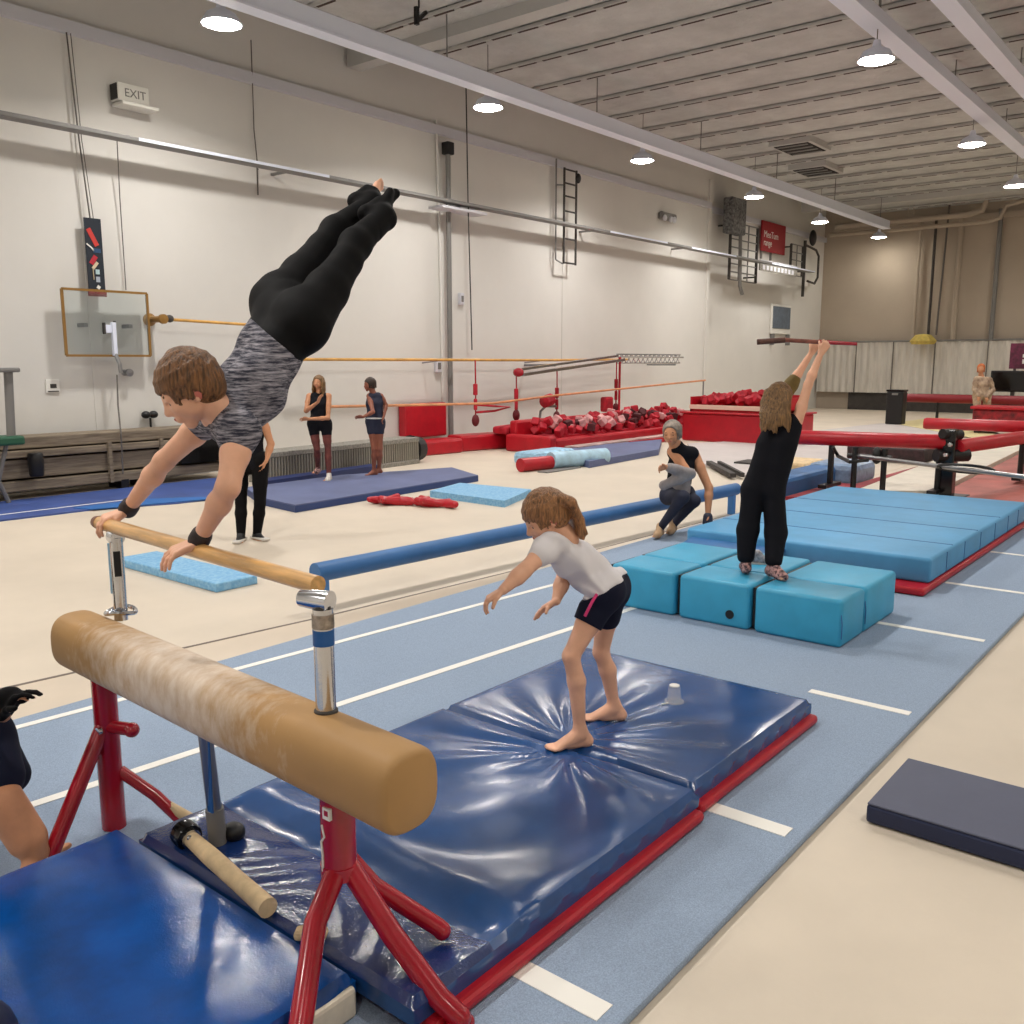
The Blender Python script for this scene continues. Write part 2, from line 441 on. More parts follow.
def rotv(v, axis, ang): return M.Rotation(ang, 3, axis) @ v
def hand(wr, d, n, side, s=1.0, curl=(.3, .3, .25), spread=.1, thumb=.7):
    """wrist, finger direction, palm normal, thumb side"""
    d = V(d).normalized(); side = V(side); side = (side-d*side.dot(d)).normalized(); nn = d.cross(side)
    if nn.dot(V(n)) < 0: nn = -nn
    ax = d.cross(nn).normalized(); P = []
    w = V(wr)
    for i, (o, ln) in enumerate(((.030, .070), (.010, .079), (-.010, .074), (-.029, .058))):
        kn = w+d*(.088-.004*abs(i-1))*s+side*o*s
        P.append(cone(w+side*o*.55*s, kn, .0155*s, .0125*s))
        dd = (d+side*(spread*(o/.03))).normalized(); p = kn; r = .0086*s
        for q, f in enumerate((.42, .32, .26)):
            dd = rotv(dd, ax, curl[q]); e = p+dd*ln*f*s
            P.append(cone(p, e, r, r*.92)); r *= .92; p = e
    b = w+d*.022*s+side*.026*s; dd = (d*.75+side*thumb+nn*.25).normalized()
    P.append(cone(w+d*.01*s+side*.01*s, b+dd*.03*s, .016*s, .0135*s)); p = b+dd*.03*s
    for q in range(2):
        dd = (rotv(dd, ax, .2)-side*.12).normalized(); e = p+dd*.027*s; P.append(cone(p, e, .0112*s, .0095*s)); p = e
    return kk(P, .005*s)
def foot(an, toe, sole_n, s=1.0, toes=True):
    """bare foot from the ankle towards the toe point; sole_n points away from the sole"""
    an, toe = V(an), V(toe); up = V(sole_n).normalized()
    d = toe-an; d = (d-up*d.dot(up)).normalized(); sd = d.cross(up)
    base = an-up*.062*s; P = []
    heel = base-d*.042*s+up*.012*s
    P += [cone(an+up*.02*s, heel, .036*s, .031*s), cone(heel, base+d*.06*s, .030*s, .026*s)]
    for o in (-.024, 0, .024):
        P.append(cone(an+d*.01*s-up*.012*s, base+d*.125*s+sd*o*s-up*.004*s, .031*s, .0165*s))
    if toes:
        for i, (o, l, r) in enumerate(((.030, .178, .0135), (.011, .180, .0105), (-.005, .174, .0098), (-.020, .166, .0092), (-.034, .156, .0088))):
            P.append(cone(base+d*.12*s+sd*o*.9*s-up*.004*s, base+d*l*s+sd*o*s-up*.008*s, r*1.05*s, r*s))
        P[-5:] = kk(P[-5:], .004*s)
    else:
        P.append(cone(base+d*.11*s+sd*.014*s, base+d*.165*s, .022*s, .02*s))
    return P
def shoe_prims(an, toe, up, s):
    an, toe = V(an), V(toe); up = V(up).normalized(); d = toe-an; d = (d-up*d.dot(up)).normalized(); sd = d.cross(up); base = an-up*.058*s
    return [cone(an+up*.03*s, base-d*.035*s+up*.01*s, .046*s, .042*s), cone(base-d*.035*s+up*.01*s, base+d*.1*s, .043*s, .04*s),
            cone(an+d*.02*s, base+d*.13*s, .042*s, .036*s), cone(base+d*.1*s+sd*.016*s, base+d*.165*s, .036*s, .03*s), cone(base+d*.1*s-sd*.016*s, base+d*.16*s, .036*s, .03*s)]

class Head:
    def __init__(s, c, f, u, hs):
        s.c = V(c); s.f = V(f).normalized(); u = V(u); s.u = (u-s.f*u.dot(s.f)).normalized(); s.r = s.f.cross(s.u); s.s = hs
        s.ax = (s.r, s.f, s.u)
    def p(s, x, y, z): return s.c+(s.r*x+s.f*y+s.u*z)*s.s
    def e(s, x, y, z, rx, ry, rz): return ello(s.p(x, y, z), s.ax, (rx*s.s, ry*s.s, rz*s.s))
    def k(s, a, b, ra, rb): return cone(s.p(*a), s.p(*b), ra*s.s, rb*s.s)
    def skin(s):
        P = [s.e(0, -.05, .12, .325, .41, .375), s.e(0, .10, -.06, .275, .30, .33), s.k((0, .12, -.2), (0, .235, -.375), .2, .095),
             s.k((-.15, .12, -.16), (.15, .12, -.16), .15, .15), s.k((0, .34, .05), (0, .425, -.105), .032, .052), s.k((-.045, .39, -.11), (.045, .39, -.11), .036, .036),
             s.k((-.17, .3, .085), (.17, .3, .085), .05, .05), s.k((-.07, .35, -.235), (.07, .35, -.235), .035, .035), s.k((-.06, .345, -.275), (.06, .345, -.275), .034, .034),
             s.k((-.17, .24, -.09), (-.17, .2, -.12), .1, .1), s.k((.17, .24, -.09), (.17, .2, -.12), .1, .1),
             s.k((0, -.12, -.15), (0, -.2, -.62), .2, .22)]
        for x in (-1, 1):
            P += [s.e(x*.335, -.04, -.02, .035, .075, .115), s.k((x*.33, -.02, -.1), (x*.33, -.01, -.12), .035, .03)]
        P += [sub(s.e(-.145, .385, .0, .08, .06, .045)), sub(s.e(.145, .385, .0, .08, .06, .045))]
        return P[:2]+kk(P[2:], .05*s.s)
    def cap(s, front=.42, drop=-.1, grow=1.0):
        g = grow
        return [s.e(0, -.075, .155, .368*g, .445*g, .385*g), s.e(0, -.2, -.05, .33*g, .3*g, .3*g),
                sub(s.e(0, front+.08, drop-.12, .42, .42, .4))]
    def locks(s, n, z_end, seed=1, y0=-.1, r=.05, az=(40, 320), out=1.0, tip=.4):
        """tapered hair locks from the crown down over the skull; azimuth 0 = face"""
        rnd = random.Random(seed); P = []
        for i in range(n):
            a = math.radians(az[0]+(az[1]-az[0])*(i+.5*rnd.random())/n)
            pts = []
            ze = z_end+rnd.uniform(-.06, .04)
            for q in range(6):
                t = q/5
                el = PI/2*(1-t*1.15)
                z = .155+.385*math.sin(el) if q < 5 else ze
                cr = math.cos(max(el, -.25))*out
                pts.append((math.sin(a)*.37*cr, -.075+math.cos(a)*.44*cr, z if z > ze or q < 3 else ze))
            for q in range(5):
                ra = r*(1-q/5*(1-tip)); rb = r*(1-(q+1)/5*(1-tip))
                P.append(s.k(pts[q], pts[q+1], ra, rb))
        return kk(P, .028*s.s)
    def eyes(s, parent):
        for x in (-.145, .145):
            MB().ell(s.p(x, .298, -.004), [.043*s.s]*3, u=12, v=8).build('eye', m_eye, parent, True)
        P = [s.k((-.08, .368, -.235), (0, .386, -.226), .018, .024), s.k((0, .386, -.226), (.08, .368, -.235), .024, .018), s.k((-.07, .37, -.262), (.07, .37, -.262), .024, .024)]
        blob('lips', P, .006 if s.s < .3 else .007, .006, m_pink, parent)
        for x in (-1, 1):
            P = [s.k((x*.07, .352, .1), (x*.15, .345, .125), .014, .02), s.k((x*.15, .345, .125), (x*.22, .3, .1), .02, .01)]
            blob('eyebrow', P, .005, .006, m_hairb, parent)

def torso(J, s, inf=0.0, shoulder=True):
    hl, hr, sl, sr = V(J['hipL']), V(J['hipR']), V(J['shL']), V(J['shR'])
    pm, sm = (hl+hr)/2, (sl+sr)/2; axis = sm-pm; lat = (sl-sr).normalized(); lath = (hl-hr).normalized()
    fwd = V(J['fwd']); fwd = (fwd-axis.normalized()*fwd.dot(axis.normalized())).normalized()
    i = inf; bend = V(J.get('bend', (0, 0, 0)))
    w = pm+axis*.36+bend; rb = pm+axis*.70+bend*.6; P = []
    lw = (lat+lath).normalized()
    for q in (-1, 1):
        h = pm+lath*q*.07*s
        P += [cone(h, w+lw*q*.048*s, .098*s+i, .084*s+i), cone(w+lw*q*.048*s, rb+lat*q*.058*s+fwd*.01*s, .084*s+i, .094*s+i),
              cone(rb+lat*q*.058*s+fwd*.01*s, sm-axis*.06+lat*q*.085*s, .094*s+i, .062*s+i)]
    if shoulder:
        P += [cone(sl+(sr-sl)*.1, sr+(sl-sr)*.1, .055*s+i, .055*s+i)]
    return P
def pelvis(J, s, inf=0.0):
    hl, hr = V(J['hipL']), V(J['hipR']); sm = (V(J['shL'])+V(J['shR']))/2; pm = (hl+hr)/2
    ax = (sm-pm).normalized(); fwd = V(J['fwd']); fwd = (fwd-ax*fwd.dot(ax)).normalized()
    P = [cone(hl+ax*.04*s, hr+ax*.04*s, .092*s+inf, .092*s+inf)]
    for h, kn in ((hl, V(J['knL'])), (hr, V(J['knR']))):
        P.append(cone(h-fwd*.036*s, h-fwd*.032*s+(kn-h)*.12, .080*s+inf, .08*s+inf))
    return P
def leg(h, k, a, s, inf=0.0, back=None, t1=1.0, thin=1.0):
    h, k, a = V(h), V(k), V(a); i = inf
    P = [cone(h, h+(k-h)*.5, .086*s*thin+i, .07*s*thin+i), cone(h+(k-h)*.5, k, .07*s*thin+i, .051*s*thin+i)]
    if t1 < 1:
        e = h+(k-h)*t1; re = (.086+(.051-.086)*t1)*s*thin+i
        return [cone(h, e, .086*s*thin+i, re)]
    b = V(back).normalized()*.016*s if back is not None else V((0, 0, 0))
    m = k+(a-k)*.32+b
    return P+[cone(k, m, .049*s*thin+i, .053*s*thin+i), cone(m, a, .053*s*thin+i, .033*s*thin+i)]
def arm(sh, el, wr, s, inf=0.0, t1=2.0):
    sh, el, wr = V(sh), V(el), V(wr); i = inf
    if t1 <= 1: return [cone(sh, sh+(el-sh)*t1, .05*s+i, .046*s+i)]
    m = el+(wr-el)*.3
    return [cone(sh, sh+(el-sh)*.4, .05*s+i, .047*s+i), cone(sh+(el-sh)*.4, el, .047*s+i, .037*s+i), cone(el, m, .037*s+i, .039*s+i), cone(m, wr, .039*s+i, .025*s+i)]

def wrinkle(amp, f, seed=0):
    r = np.random.RandomState(seed); ks = r.normal(size=(5, 3))*f; ph = r.uniform(0, 6, 5)
    def g(P):
        o = 0
        for k, p in zip(ks, ph): o = o+np.sin(P@k+p)
        return o*amp/3
    return g

exec_order = []
# ================================================================== THE ROOM
X0, X1, Y0, Y1, ZC = -7.0, 37.2, -8.0, 13.95, 7.95
fl = MB().box((X0-.2, Y0-.2, -.2), (X1+.2, Y1+.6, 0)); structure(fl, 'floor', m_floor)
w = MB().box((X0-.2, Y1, 0), (26.8, Y1+.5, ZC)); w.box((26.8, Y1+.3, 0), (X1+.2, Y1+.5, ZC)); structure(w, 'wall_left', m_wall)
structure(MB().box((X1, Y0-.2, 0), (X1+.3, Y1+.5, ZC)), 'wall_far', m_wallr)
structure(MB().box((X0-.3, Y0-.2, 0), (X0, Y1+.5, ZC)), 'wall_near', m_wall)
structure(MB().box((X0-.3, Y0-.3, 0), (X1+.3, Y0, ZC)), 'wall_right', m_wall)
ce = MB().box((X0-.3, Y0-.3, ZC), (X1+.3, Y1+.6, ZC+.2))
ceil = structure(ce, 'ceiling', m_ceil)
# ribbed deck under the slab
rb = MB()
xx = 2.0
y = Y0+.2
while y < Y1:
    rb.box((X0, y, ZC-.045), (X1, y+.13, ZC+.01)); y += .32
rb.build('roof_deck', m_ceil, ceil)
# open web joists, dark dashes under the bottom chord paint the shade in its gap
ji = 0
xj = 2.9
while xj < X1-.5:
    zc = 7.42
    j = MB()
    j.box((xj-.06, Y0+.1, zc), (xj-.018, Y1-1.1, zc+.05)); j.box((xj+.018, Y0+.1, zc), (xj+.06, Y1-1.1, zc+.05))
    j.box((xj-.07, Y0+.05, ZC-.1), (xj+.07, Y1-.02, ZC-.045))
    jo = j.build('joist', m_joist, ceil)
    s = MB(); y = Y0+.1
    while y < Y1-1.2:
        s.box((xj-.026, y, zc-.006), (xj+.026, y+.42, zc+.03)); y += .58
    s.build('gap_shade', m_gap, jo)
    wbm = MB(); y = Y0+.1; up = True
    while y < Y1-1.3:
        a = (xj, y, zc+.05 if up else ZC-.1); b = (xj, y+.6, ZC-.1 if up else zc+.05); wbm.tube([a, b], .017, 6, False); y += .6; up = not up
    wbm.tube([(xj, Y1-1.1, zc+.03), (xj, Y1-.25, ZC-.1)], .017, 6, False)
    wbm.build('web', m_joist, jo)
    MB().box((xj+.05, Y0+.1, 7.49), (xj+1.40, Y1-1.5, 7.52)).build('insulation', m_ceil, ceil)
    xj += 1.45
# pale girders along the joists
for gx in (12.35, 34.0):
    MB().box((gx-.16, Y0+.1, 7.3), (gx+.16, Y1-.05, 7.65)).build('girder', m_joist, ceil)
# trims
structure(MB().box((X0, Y1-.09, 6.55), (26.8, Y1, 6.73)).box((26.8, Y1+.21, 6.55), (X1, Y1+.3, 6.73)), 'trim_1', m_trim)
for k, x in enumerate((6.95, 15.05, 19.1)):
    structure(MB().box((x, Y1-.012, 0), (x+.03, Y1, 6.55)), 'trim_%d' % (k+2), m_wall)
structure(MB().box((26.7, Y1-.06, 0), (26.86, Y1+.31, 7.4)), 'trim_5', m_wall)
structure(MB().box((X1-.15, 5.0, 0), (X1, 12.9, .68)), 'baseboard_far', m_dark)
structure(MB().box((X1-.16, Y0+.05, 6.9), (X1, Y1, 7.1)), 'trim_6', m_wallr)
# floor border strip with its seam, slightly askew
structure(MB().prism([(1.2, 4.95), (37, 4.93), (37, 4.96), (10.5, 5.02), (6.2, 5.17), (4.3, 5.3), (2.1, 5.55), (1.2, 5.62)], 0, .004), 'trim_7', m_border)
structure(MB().prism([(1.2, 5.62), (2.1, 5.55), (4.3, 5.3), (6.2, 5.17), (10.5, 5.02), (10.5, 5.035), (6.2, 5.19), (4.3, 5.325), (2.1, 5.58), (1.2, 5.65)], 0, .006), 'trim_8', m_seam)

# ================================================================== LAMPS
lamp_protos = []
def lamp(x, y, z, label):
    t = thing('ceiling_lamp', label, 'lamp', (x, y, z), 'round ceiling lamps')
    MB().lathe([(.0, .30), (.05, .29), (.07, .2), (.2, .13), (.265, .02), (.275, 0), (.262, 0), (.19, .115), (.05, .19), (0, .2)], (x, y, z), n=32).build('shade', m_white, t, True)
    MB().lathe([(0, -.035), (.1, -.032), (.2, -.018), (.25, .004), (.25, .012), (0, .012)], (x, y, z), n=32).build('diffuser', m_lamp, t, True)
    MB().tube([(x, y, z+.29), (x, y, ZC-.06)], .008, 6).build('rod', m_greysteel, t)
    ld = bpy.data.lights.new('lamp_light', 'AREA'); ld.shape = 'DISK'; ld.size = .48; ld.energy = LAMP_W*(.06 if x > 34 else .25 if x > 33 else .7 if x > 27 else 1)*(.42 if y < 0 else 1); ld.spread = 2.62; ld.color = (1.0, .98, .955)
    lo = bpy.data.objects.new('lamp_light', ld); col.objects.link(lo); lo.parent = t; lo.location = (0, 0, -.04)
    return t
LAMP_W = 108
row1 = [(7.89, 11.53, 'round ceiling lamp nearest the camera above the left wall, top left of photo'),
        (13.35, 11.44, 'round ceiling lamp hanging above the tall wall pole and jumping feet'),
        (18.98, 11.62, 'round ceiling lamp hanging above the small wall emergency light'),
        (25.02, 11.66, 'round ceiling lamp hanging above the grey cage by the red sign'),
        (30.83, 12.0, 'round ceiling lamp hanging just right of the red sign'),
        (35.9, 11.71, 'small round ceiling lamp at the far end under the long white beam')]
for x, y, lb in row1: lamp(x, y, 6.42, lb)
for x, y, lb in [(15.08, 5.13, 'largest round ceiling lamp on the right between the two white beams'),
                 (22.03, 5.37, 'middle round ceiling lamp of the right row, below the white beam'),
                 (27.8, 5.65, 'round ceiling lamp at the right edge beside the black loudspeaker')]: lamp(x, y, 6.42, lb)
for x, y in [(-3.2, 11.5), (2.3, 11.5), (-4.5, 5.2), (1.5, 5.2), (8.0, 5.0), (33.6, 5.6)]:  # unseen lamps added to light the hall, continuing the visible rows
    lamp(x, y, 6.42, 'unseen round ceiling lamp added for light, same row as the visible lamps')
for x in (-3, 3, 9.5, 16, 22.5, 29):  # unseen row, added for its light
    lamp(x, -1.0, 6.42, 'unseen round ceiling lamp added for light, right of the camera')
for x in (0, 10, 20, 30):  # second unseen row, also added for its light
    lamp(x, -6.0, 6.42, 'unseen round ceiling lamp added for light, along the right wall')

# long white overhead beams
def overhead(y, x0, x1, z, label, w=.2, h=.26):
    t = thing('overhead_beam', label, 'beam', ((x0+x1)/2, y, z-h/2), 'white overhead beams')
    MB().box((x0, y-w/2, z-h/2), (x1, y+w/2, z+h/2), .02).box((x0, y-w/2-.03, z-h/2-.03), (x1, y+w/2+.03, z-h/2)).build('rail', m_white, t)
    k = MB(); x = x0+1.5
    while x < x1: k.tube([(x, y, z+h/2), (x, y, ZC-.05)], .012, 6); x += 4.35
    k.build('hanger', m_greysteel, t)
    return t
overhead(10.9, 1.5, 34.2, 6.62, 'long white overhead beam crossing the picture above the left lamps')
overhead(5.15, 5, 26.6, 7.0, 'white overhead beam at upper right beside the largest right lamp', .24, .2)
overhead(4.05, 5, 22.5, 7.0, 'white overhead beam in the top right corner', .22, .2)

# ================================================================== LEFT WALL FITTINGS
YW = 13.95
# long rail along the wall on brackets, white strips paint the light reflecting off it
t = thing('wall_rail', 'long grey rail running the length of the left wall', 'rail', (15, YW-.45, 5.0))
MB().box((X0+.3, YW-.62, 5.11), (34.0, YW-.38, 5.17), .01).build('rail_bar', m_greysteel, t)
k = MB(); x = 1.0
while x < 26: k.box((x, YW-.42, 5.115), (x+.05, YW, 5.155)); x += 4.7
k.build('bracket', m_greysteel, t)
for a, b in ((7.6, 11.2), (20.3, 23.2), (24.6, 27.5), (30.2, 34)):
    s_ = MB().box((a, YW-.63, 5.12), (b, YW-.625, 5.165)).build('glint_strip', m_white, t)
# emergency exit box
c = aty(132, 97, YW-.15)
t = thing('exit_box', 'off white emergency exit box high on the left wall', 'exit sign', (c.x, YW-.15, c.z-.2))
MB().box((c.x-.26, YW-.22, c.z-.1), (c.x+.24, YW, c.z+.16), .015).build('housing', m_paper, t)
MB().box((c.x-.25, YW-.32, c.z-.17), (c.x+.34, YW, c.z-.12), .01).build('tray', m_paper, t)
MB().box((c.x-.275, YW-.21, c.z-.08), (c.x-.262, YW-.02, c.z+.14)).build('side_lamp', m_black, t)
text_mesh('lettering', 'EXIT', .17, (c.x-.16, YW-.223, c.z-.03), (1, 0, 0), (0, 0, 1), m_greysteel, t)
# hanging banner
t = thing('hanging_banner', 'narrow dark banner with red and white bat shapes above the backboard', 'banner', (6.98, 13.8, 2.86))
a = aty(82, 217, 13.8); b = aty(99, 220, 13.8); cc = aty(104, 296, 13.8); d_ = aty(88, 295, 13.8)
bw = MB(); bw.box((a.x+.02, 13.79, 2.95), (b.x+.02, 13.805, a.z)); bw.build('cloth', mat('banner_dark', (24, 32, 44), .7), t)
MB().box((a.x+.01, 13.78, 2.86), (b.x+.03, 13.808, 2.96)).build('red_band', mat('banner_red', (150, 52, 48), .7), t)
def strip(pts, wd, m, yy=13.785):
    q = MB()
    for p, r in zip(pts, pts[1:]): q.bar((a.x+p[0], yy, p[1]), (a.x+r[0], yy, r[1]), .004, wd)
    return q
strip([(.07, 3.84), (.19, 3.6)], .07, 0).build('red_bat', mat('bat_red', (196, 56, 50), .6), t)
strip([(.03, 3.62), (.1, 3.57), (.14, 3.52)], .02, 0).build('white_streak', m_paper, t)
strip([(.13, 3.53), (.24, 3.53)], .06, 0).build('blue_patch', mat('bat_blue', (40, 74, 110), .6), t)
strip([(.16, 3.45), (.08, 3.33)], .07, 0).build('red_patch', mat('bat_red2', (170, 32, 50), .6), t)
strip([(.18, 3.36), (.1, 3.26), (.1, 3.1)], .045, 0).build('cream_stroke', mat('cream_print', (208, 190, 160), .6), t)
strip([(.14, 3.22), (.2, 3.22)], .07, 0).build('pale_patch', mat('pale_print', (176, 200, 204), .6), t)
strip([(.14, 3.11), (.2, 3.11)], .08, 0).build('grey_patch', mat('grey_print', (170, 178, 192), .6), t)
strip([(.15, 3.01), (.19, 2.98)], .05, 0).build('grey_dot', m_paper, t)
MB().tube([(a.x+.12, 13.8, a.z), (a.x+.05, 13.82, 5.1), (a.x+.0, 13.86, 6.55)], .012, 6).build('cord', m_cable, t)
MB().tube([(a.x+.17, 13.8, a.z), (a.x+.1, 13.84, 5.1), (a.x+.06, 13.86, 6.55)], .007, 6).build('cord', m_cable, t)
# backboard
t = thing('basketball_backboard', 'clear basketball backboard in a brown frame on the left wall', 'backboard', (7.1, 13.8, 1.97))
bx0, bx1, bz0, bz1 = 6.47, 7.79, 1.98, 2.94
f = MB()
for p, q in (((bx0, bz0), (bx1, bz0)), ((bx1, bz0), (bx1, bz1)), ((bx1, bz1), (bx0, bz1)), ((bx0, bz1), (bx0, bz0))):
    f.bar((p[0], 13.72, p[1]), (q[0], 13.72, q[1]), .035, .035)
f.build('frame', m_gold, t)
MB().box((bx0+.02, 13.715, bz0+.02), (bx1-.02, 13.727, bz1-.02)).build('board', m_glass, t)
MB().box((7.16, 13.64, 1.98), (7.22, 13.705, 2.48), .006).box((7.05, 13.66, 2.32), (7.16, 13.7, 2.44), .005).build('bracket', m_white, t)
MB().tube([(7.19, 13.66, 2.0), (7.21, 13.6, 1.86), (7.21, 13.58, 1.72)], .03, 8).build('hook', m_steel, t)
MB().box((7.03, 13.65, 2.3), (7.06, 13.7, 2.47)).build('clip', m_dark, t)
MB().box((7.2, 13.65, 2.4), (7.225, 13.7, 2.5)).build('clip', m_dark, t)
for bx in (6.8, 7.5): MB().box((bx-.03, 13.73, 2.4), (bx+.03, YW, 2.46)).build('mount', m_steel, t)
t = thing('wall_socket_knob', 'small metal knob on the wall below the backboard', 'knob', (7.46, 13.85, 1.68))
MB().lathe([(.05, 0), (.05, .02), (.025, .04), (.03, .12), (.06, .14), (.06, .18), (0, .19)], (7.46, YW, 1.72), (0, -1, 0)).build('knob', m_steel, t, True)
single(MB().tube([aty(117, 375, 13.85), aty(118, 405, 13.5), aty(121, 434, 13.12), aty(123, 474, 13.1)], .012, 6), 'grey_cord', m_cable, 'thin grey cord hanging from the wall knob over the bleachers', 'cord')
single(MB().tube([aty(117, 140, 13.75), aty(120, 200, 13.85), aty(126, 290, 13.9)], .008, 6), 'grey_cord', m_cable, 'thin cord hanging from the wall rail towards the backboard corner', 'cord')
single(MB().tube([aty(251, 40, 13.85), aty(254, 130, 13.9), aty(258, 170, 13.9)], .01, 6).tube([aty(257, 165, 13.9), aty(258, 195, 13.9)], .013, 6), 'grey_cord', m_cable, 'dark cord with a white end hanging left of the jumping feet', 'cord')
# outlet
c = aty(52.5, 386, YW-.01)
t = thing('wall_outlet', 'square white outlet plate left of and below the backboard', 'outlet', (c.x, YW-.02, c.z-.1))
MB().box((c.x-.1, YW-.025, c.z-.1), (c.x+.1, YW, c.z+.1), .006).build('plate', m_paper, t)
MB().box((c.x-.04, YW-.032, c.z-.03), (c.x+.05, YW-.024, c.z+.03)).box((c.x-.08, YW-.032, c.z-.085), (c.x+.08, YW-.024, c.z-.07)).build('socket', m_dark, t)
# black wall hook near the head
t = thing('wall_clamp', 'black double headed clamp standing behind the bleachers', 'clamp', (7.82, 13.88, .72))
MB().tube([(7.8, 13.86, .72), (7.8, 13.86, 1.0)], .018, 8).build('stem', m_black, t)
for dx in (-.07, .06): MB().ell((7.8+dx, 13.86, 1.05), (.075, .06, .06)).build('pad', m_black, t, True)
# barre bracket and upper barre
t = thing('ballet_barre', 'upper yellow wooden barre on a wall bracket behind the handstand', 'barre', (8.5, 13.6, 2.5))
MB().tube([(7.95, 13.55, 2.55), (10.4, 13.55, 2.49)], .025, 10).build('rail', m_barre, t, True)
MB().lathe([(.1, 0), (.1, .05), (.05, .1), (.05, .38), (.075, .4), (.075, .46), (0, .47)], (7.93, YW, 2.55), (0, -1, 0)).build('bracket', m_gold, t, True)
MB().ell((8.06, 13.55, 2.56), (.07, .05, .06)).build('clamp', m_dark, t, True)
t = thing('ballet_barre', 'long yellow wooden barre fixed along the left wall', 'barre', (15, 13.6, 1.9))
MB().tube([(10.0, 13.5, 1.93), (17.5, 13.5, 1.92), (21.5, 13.5, 1.94)], .03, 10).build('rail', m_barre, t, True)
k = MB()
for x in (10.6, 14.1, 17.6, 21.2): k.tube([(x, 13.5, 1.9), (x, YW, 1.86)], .015, 6)
k.build('bracket', m_steel, t)
t = thing('ballet_barre', 'lower orange wooden barre running behind the children to the right', 'barre', (15, 12.6, 1.0))
MB().tube([(10.2, 12.6, 1.12), (14.8, 12.6, 1.02), (17.0, 12.6, 1.12), (24.3, 12.6, 1.35)], .025, 8).build('rail', m_barre2, t, True)
for x in (24.2,): MB().tube([(x, 12.6, 0), (x, 12.6, 1.05 if x < 20 else 1.36)], .02, 8).build('post', m_steel, t, True)
# tall wall pole with black head
t = thing('wall_pole', 'tall grey pole with black head fixed to the left wall', 'pole', (14.75, 13.75, 0))
MB().tube([(14.75, 13.75, 0), (14.75, 13.75, 6.2)], .055, 10).build('shaft', m_greysteel, t, True)
MB().box((14.66, 13.66, 6.15), (14.86, 13.85, 6.4), .02).build('head', m_black, t)
MB().box((14.2, 13.4, 5.0), (15.6, 13.8, 5.05)).box((14.85, 13.5, 5.05), (15.3, 13.8, 5.16)).build('bracket', m_trim, t)
single(MB().tube([aty(436, 120, 13.9), aty(440, 250, 13.9), aty(443, 420, 13.9)], .03, 6), 'wall_conduit', m_wall, 'white conduit running beside the tall wall pole', 'conduit')
single(MB().tube([aty(466, 85, 13.5), aty(468, 200, 13.5), aty(472, 350, 13.5)], .015, 6), 'hanging_cable', m_dark, 'dark vertical cable just right of the tall wall pole', 'cable')
for (px, py, w_, h_, nm, lb) in ((461, 299, .12, .26, 'wall_switch', 'small grey switch box on the wall right of the pole'), (438, 366, .16, .28, 'soap_dispenser', 'white dispenser box on the wall below the yellow barre')):
    c = aty(px, py, YW-.05); t = thing(nm, lb, 'wall box', (c.x, YW-.05, c.z-h_/2))
    MB().box((c.x-w_/2, YW-.1, c.z-h_/2), (c.x+w_/2, YW, c.z+h_/2), .02).build('case', m_trim, t)
    MB().box((c.x-w_/3, YW-.105, c.z-h_/4), (c.x+w_/4, YW-.095, c.z+h_/4)).build('face', m_greysteel, t)
# wall ladder
t = thing('wall_ladder', 'narrow dark metal ladder fixed high on the left wall', 'ladder', (19.05, 13.65, 4.2))
zb, zt = 4.25, 6.5
for x in (18.75, 19.25): MB().tube([(x, 13.65, zb), (x, 13.65, zt)], .028, 8).build('stile', m_dark, t, True)
for z in (4.28, 4.85, 5.5, 5.85, 6.15, 6.47): MB().tube([(18.75, 13.65, z), (19.25, 13.65, z)], .022, 8).build('rung', m_dark, t, True)
MB().tube([(18.62, 13.8, zb+.1), (18.62, 13.8, zt+.2)], .02, 6).tube([(18.62, 13.8, zb+.1), (18.75, 13.68, zb)], .02, 6).tube([(18.62, 13.8, 6.1), (18.75, 13.68, 6.1)], .02, 6).build('stay', m_greysteel, t)
MB().ell((19.28, 13.62, 6.32), (.08, .07, .12)).build('winch', m_black, t, True)
# emergency light
c = aty(663, 217, YW)
t = thing('emergency_light', 'small grey twin emergency light on the wall right of the ladder', 'emergency light', (c.x, YW-.1, c.z-.15))
MB().box((c.x-.3, YW-.16, c.z-.1), (c.x+.55, YW, c.z+.12), .05).build('housing', m_greysteel, t)
for dx in (-.2, .15, .35): MB().ell((c.x+dx, YW-.18, c.z-.06), (.09, .05, .09)).build('lens', m_trim, t, True)
# red square pad on the wall
single(MB().box((13.35, 13.72, .3), (14.6, 13.94, 1.02), .04), 'wall_pad', m_redvinyl, 'square red pad leaning on the left wall below the barre', 'pad')
# strap rigs hanging along the wall
def strap(x, zt, zb, label, ends=True):
    t = thing('hanging_strap', label, 'strap', (x, 13.0, zb), 'red hanging straps')
    MB().tube([(x, 13.0, zt), (x+.01, 13.0, (zt+zb)/2), (x, 13.0, zb+.15)], 0.016, 8).build('strap', m_red, t, True)
    for z, r in ((zb+(zt-zb)*.55, .05), (zb+(zt-zb)*.32, .04)): MB().lathe([(0, -.13), (r, -.11), (r, .11), (0, .13)], (x, 13.0, z), n=10).build('buckle', m_redfoam, t)
    MB().ell((x, 13.0, zb+.1), (.09, .08, .13), u=12, v=8).build('weight', mat('dark_red_cloth', (96, 14, 24), .7), t, True)
strap(14.72, 1.92, .55, 'red strap hanging by itself from the yellow barre')
strap(16.1, 1.64, .6, 'red strap hanging at the near end of the metal truss')
strap(17.63, 1.70, .5, 'red strap hanging under the middle of the metal truss')
strap(20.2, 1.92, .6, 'red strap hanging under the lattice part of the truss')
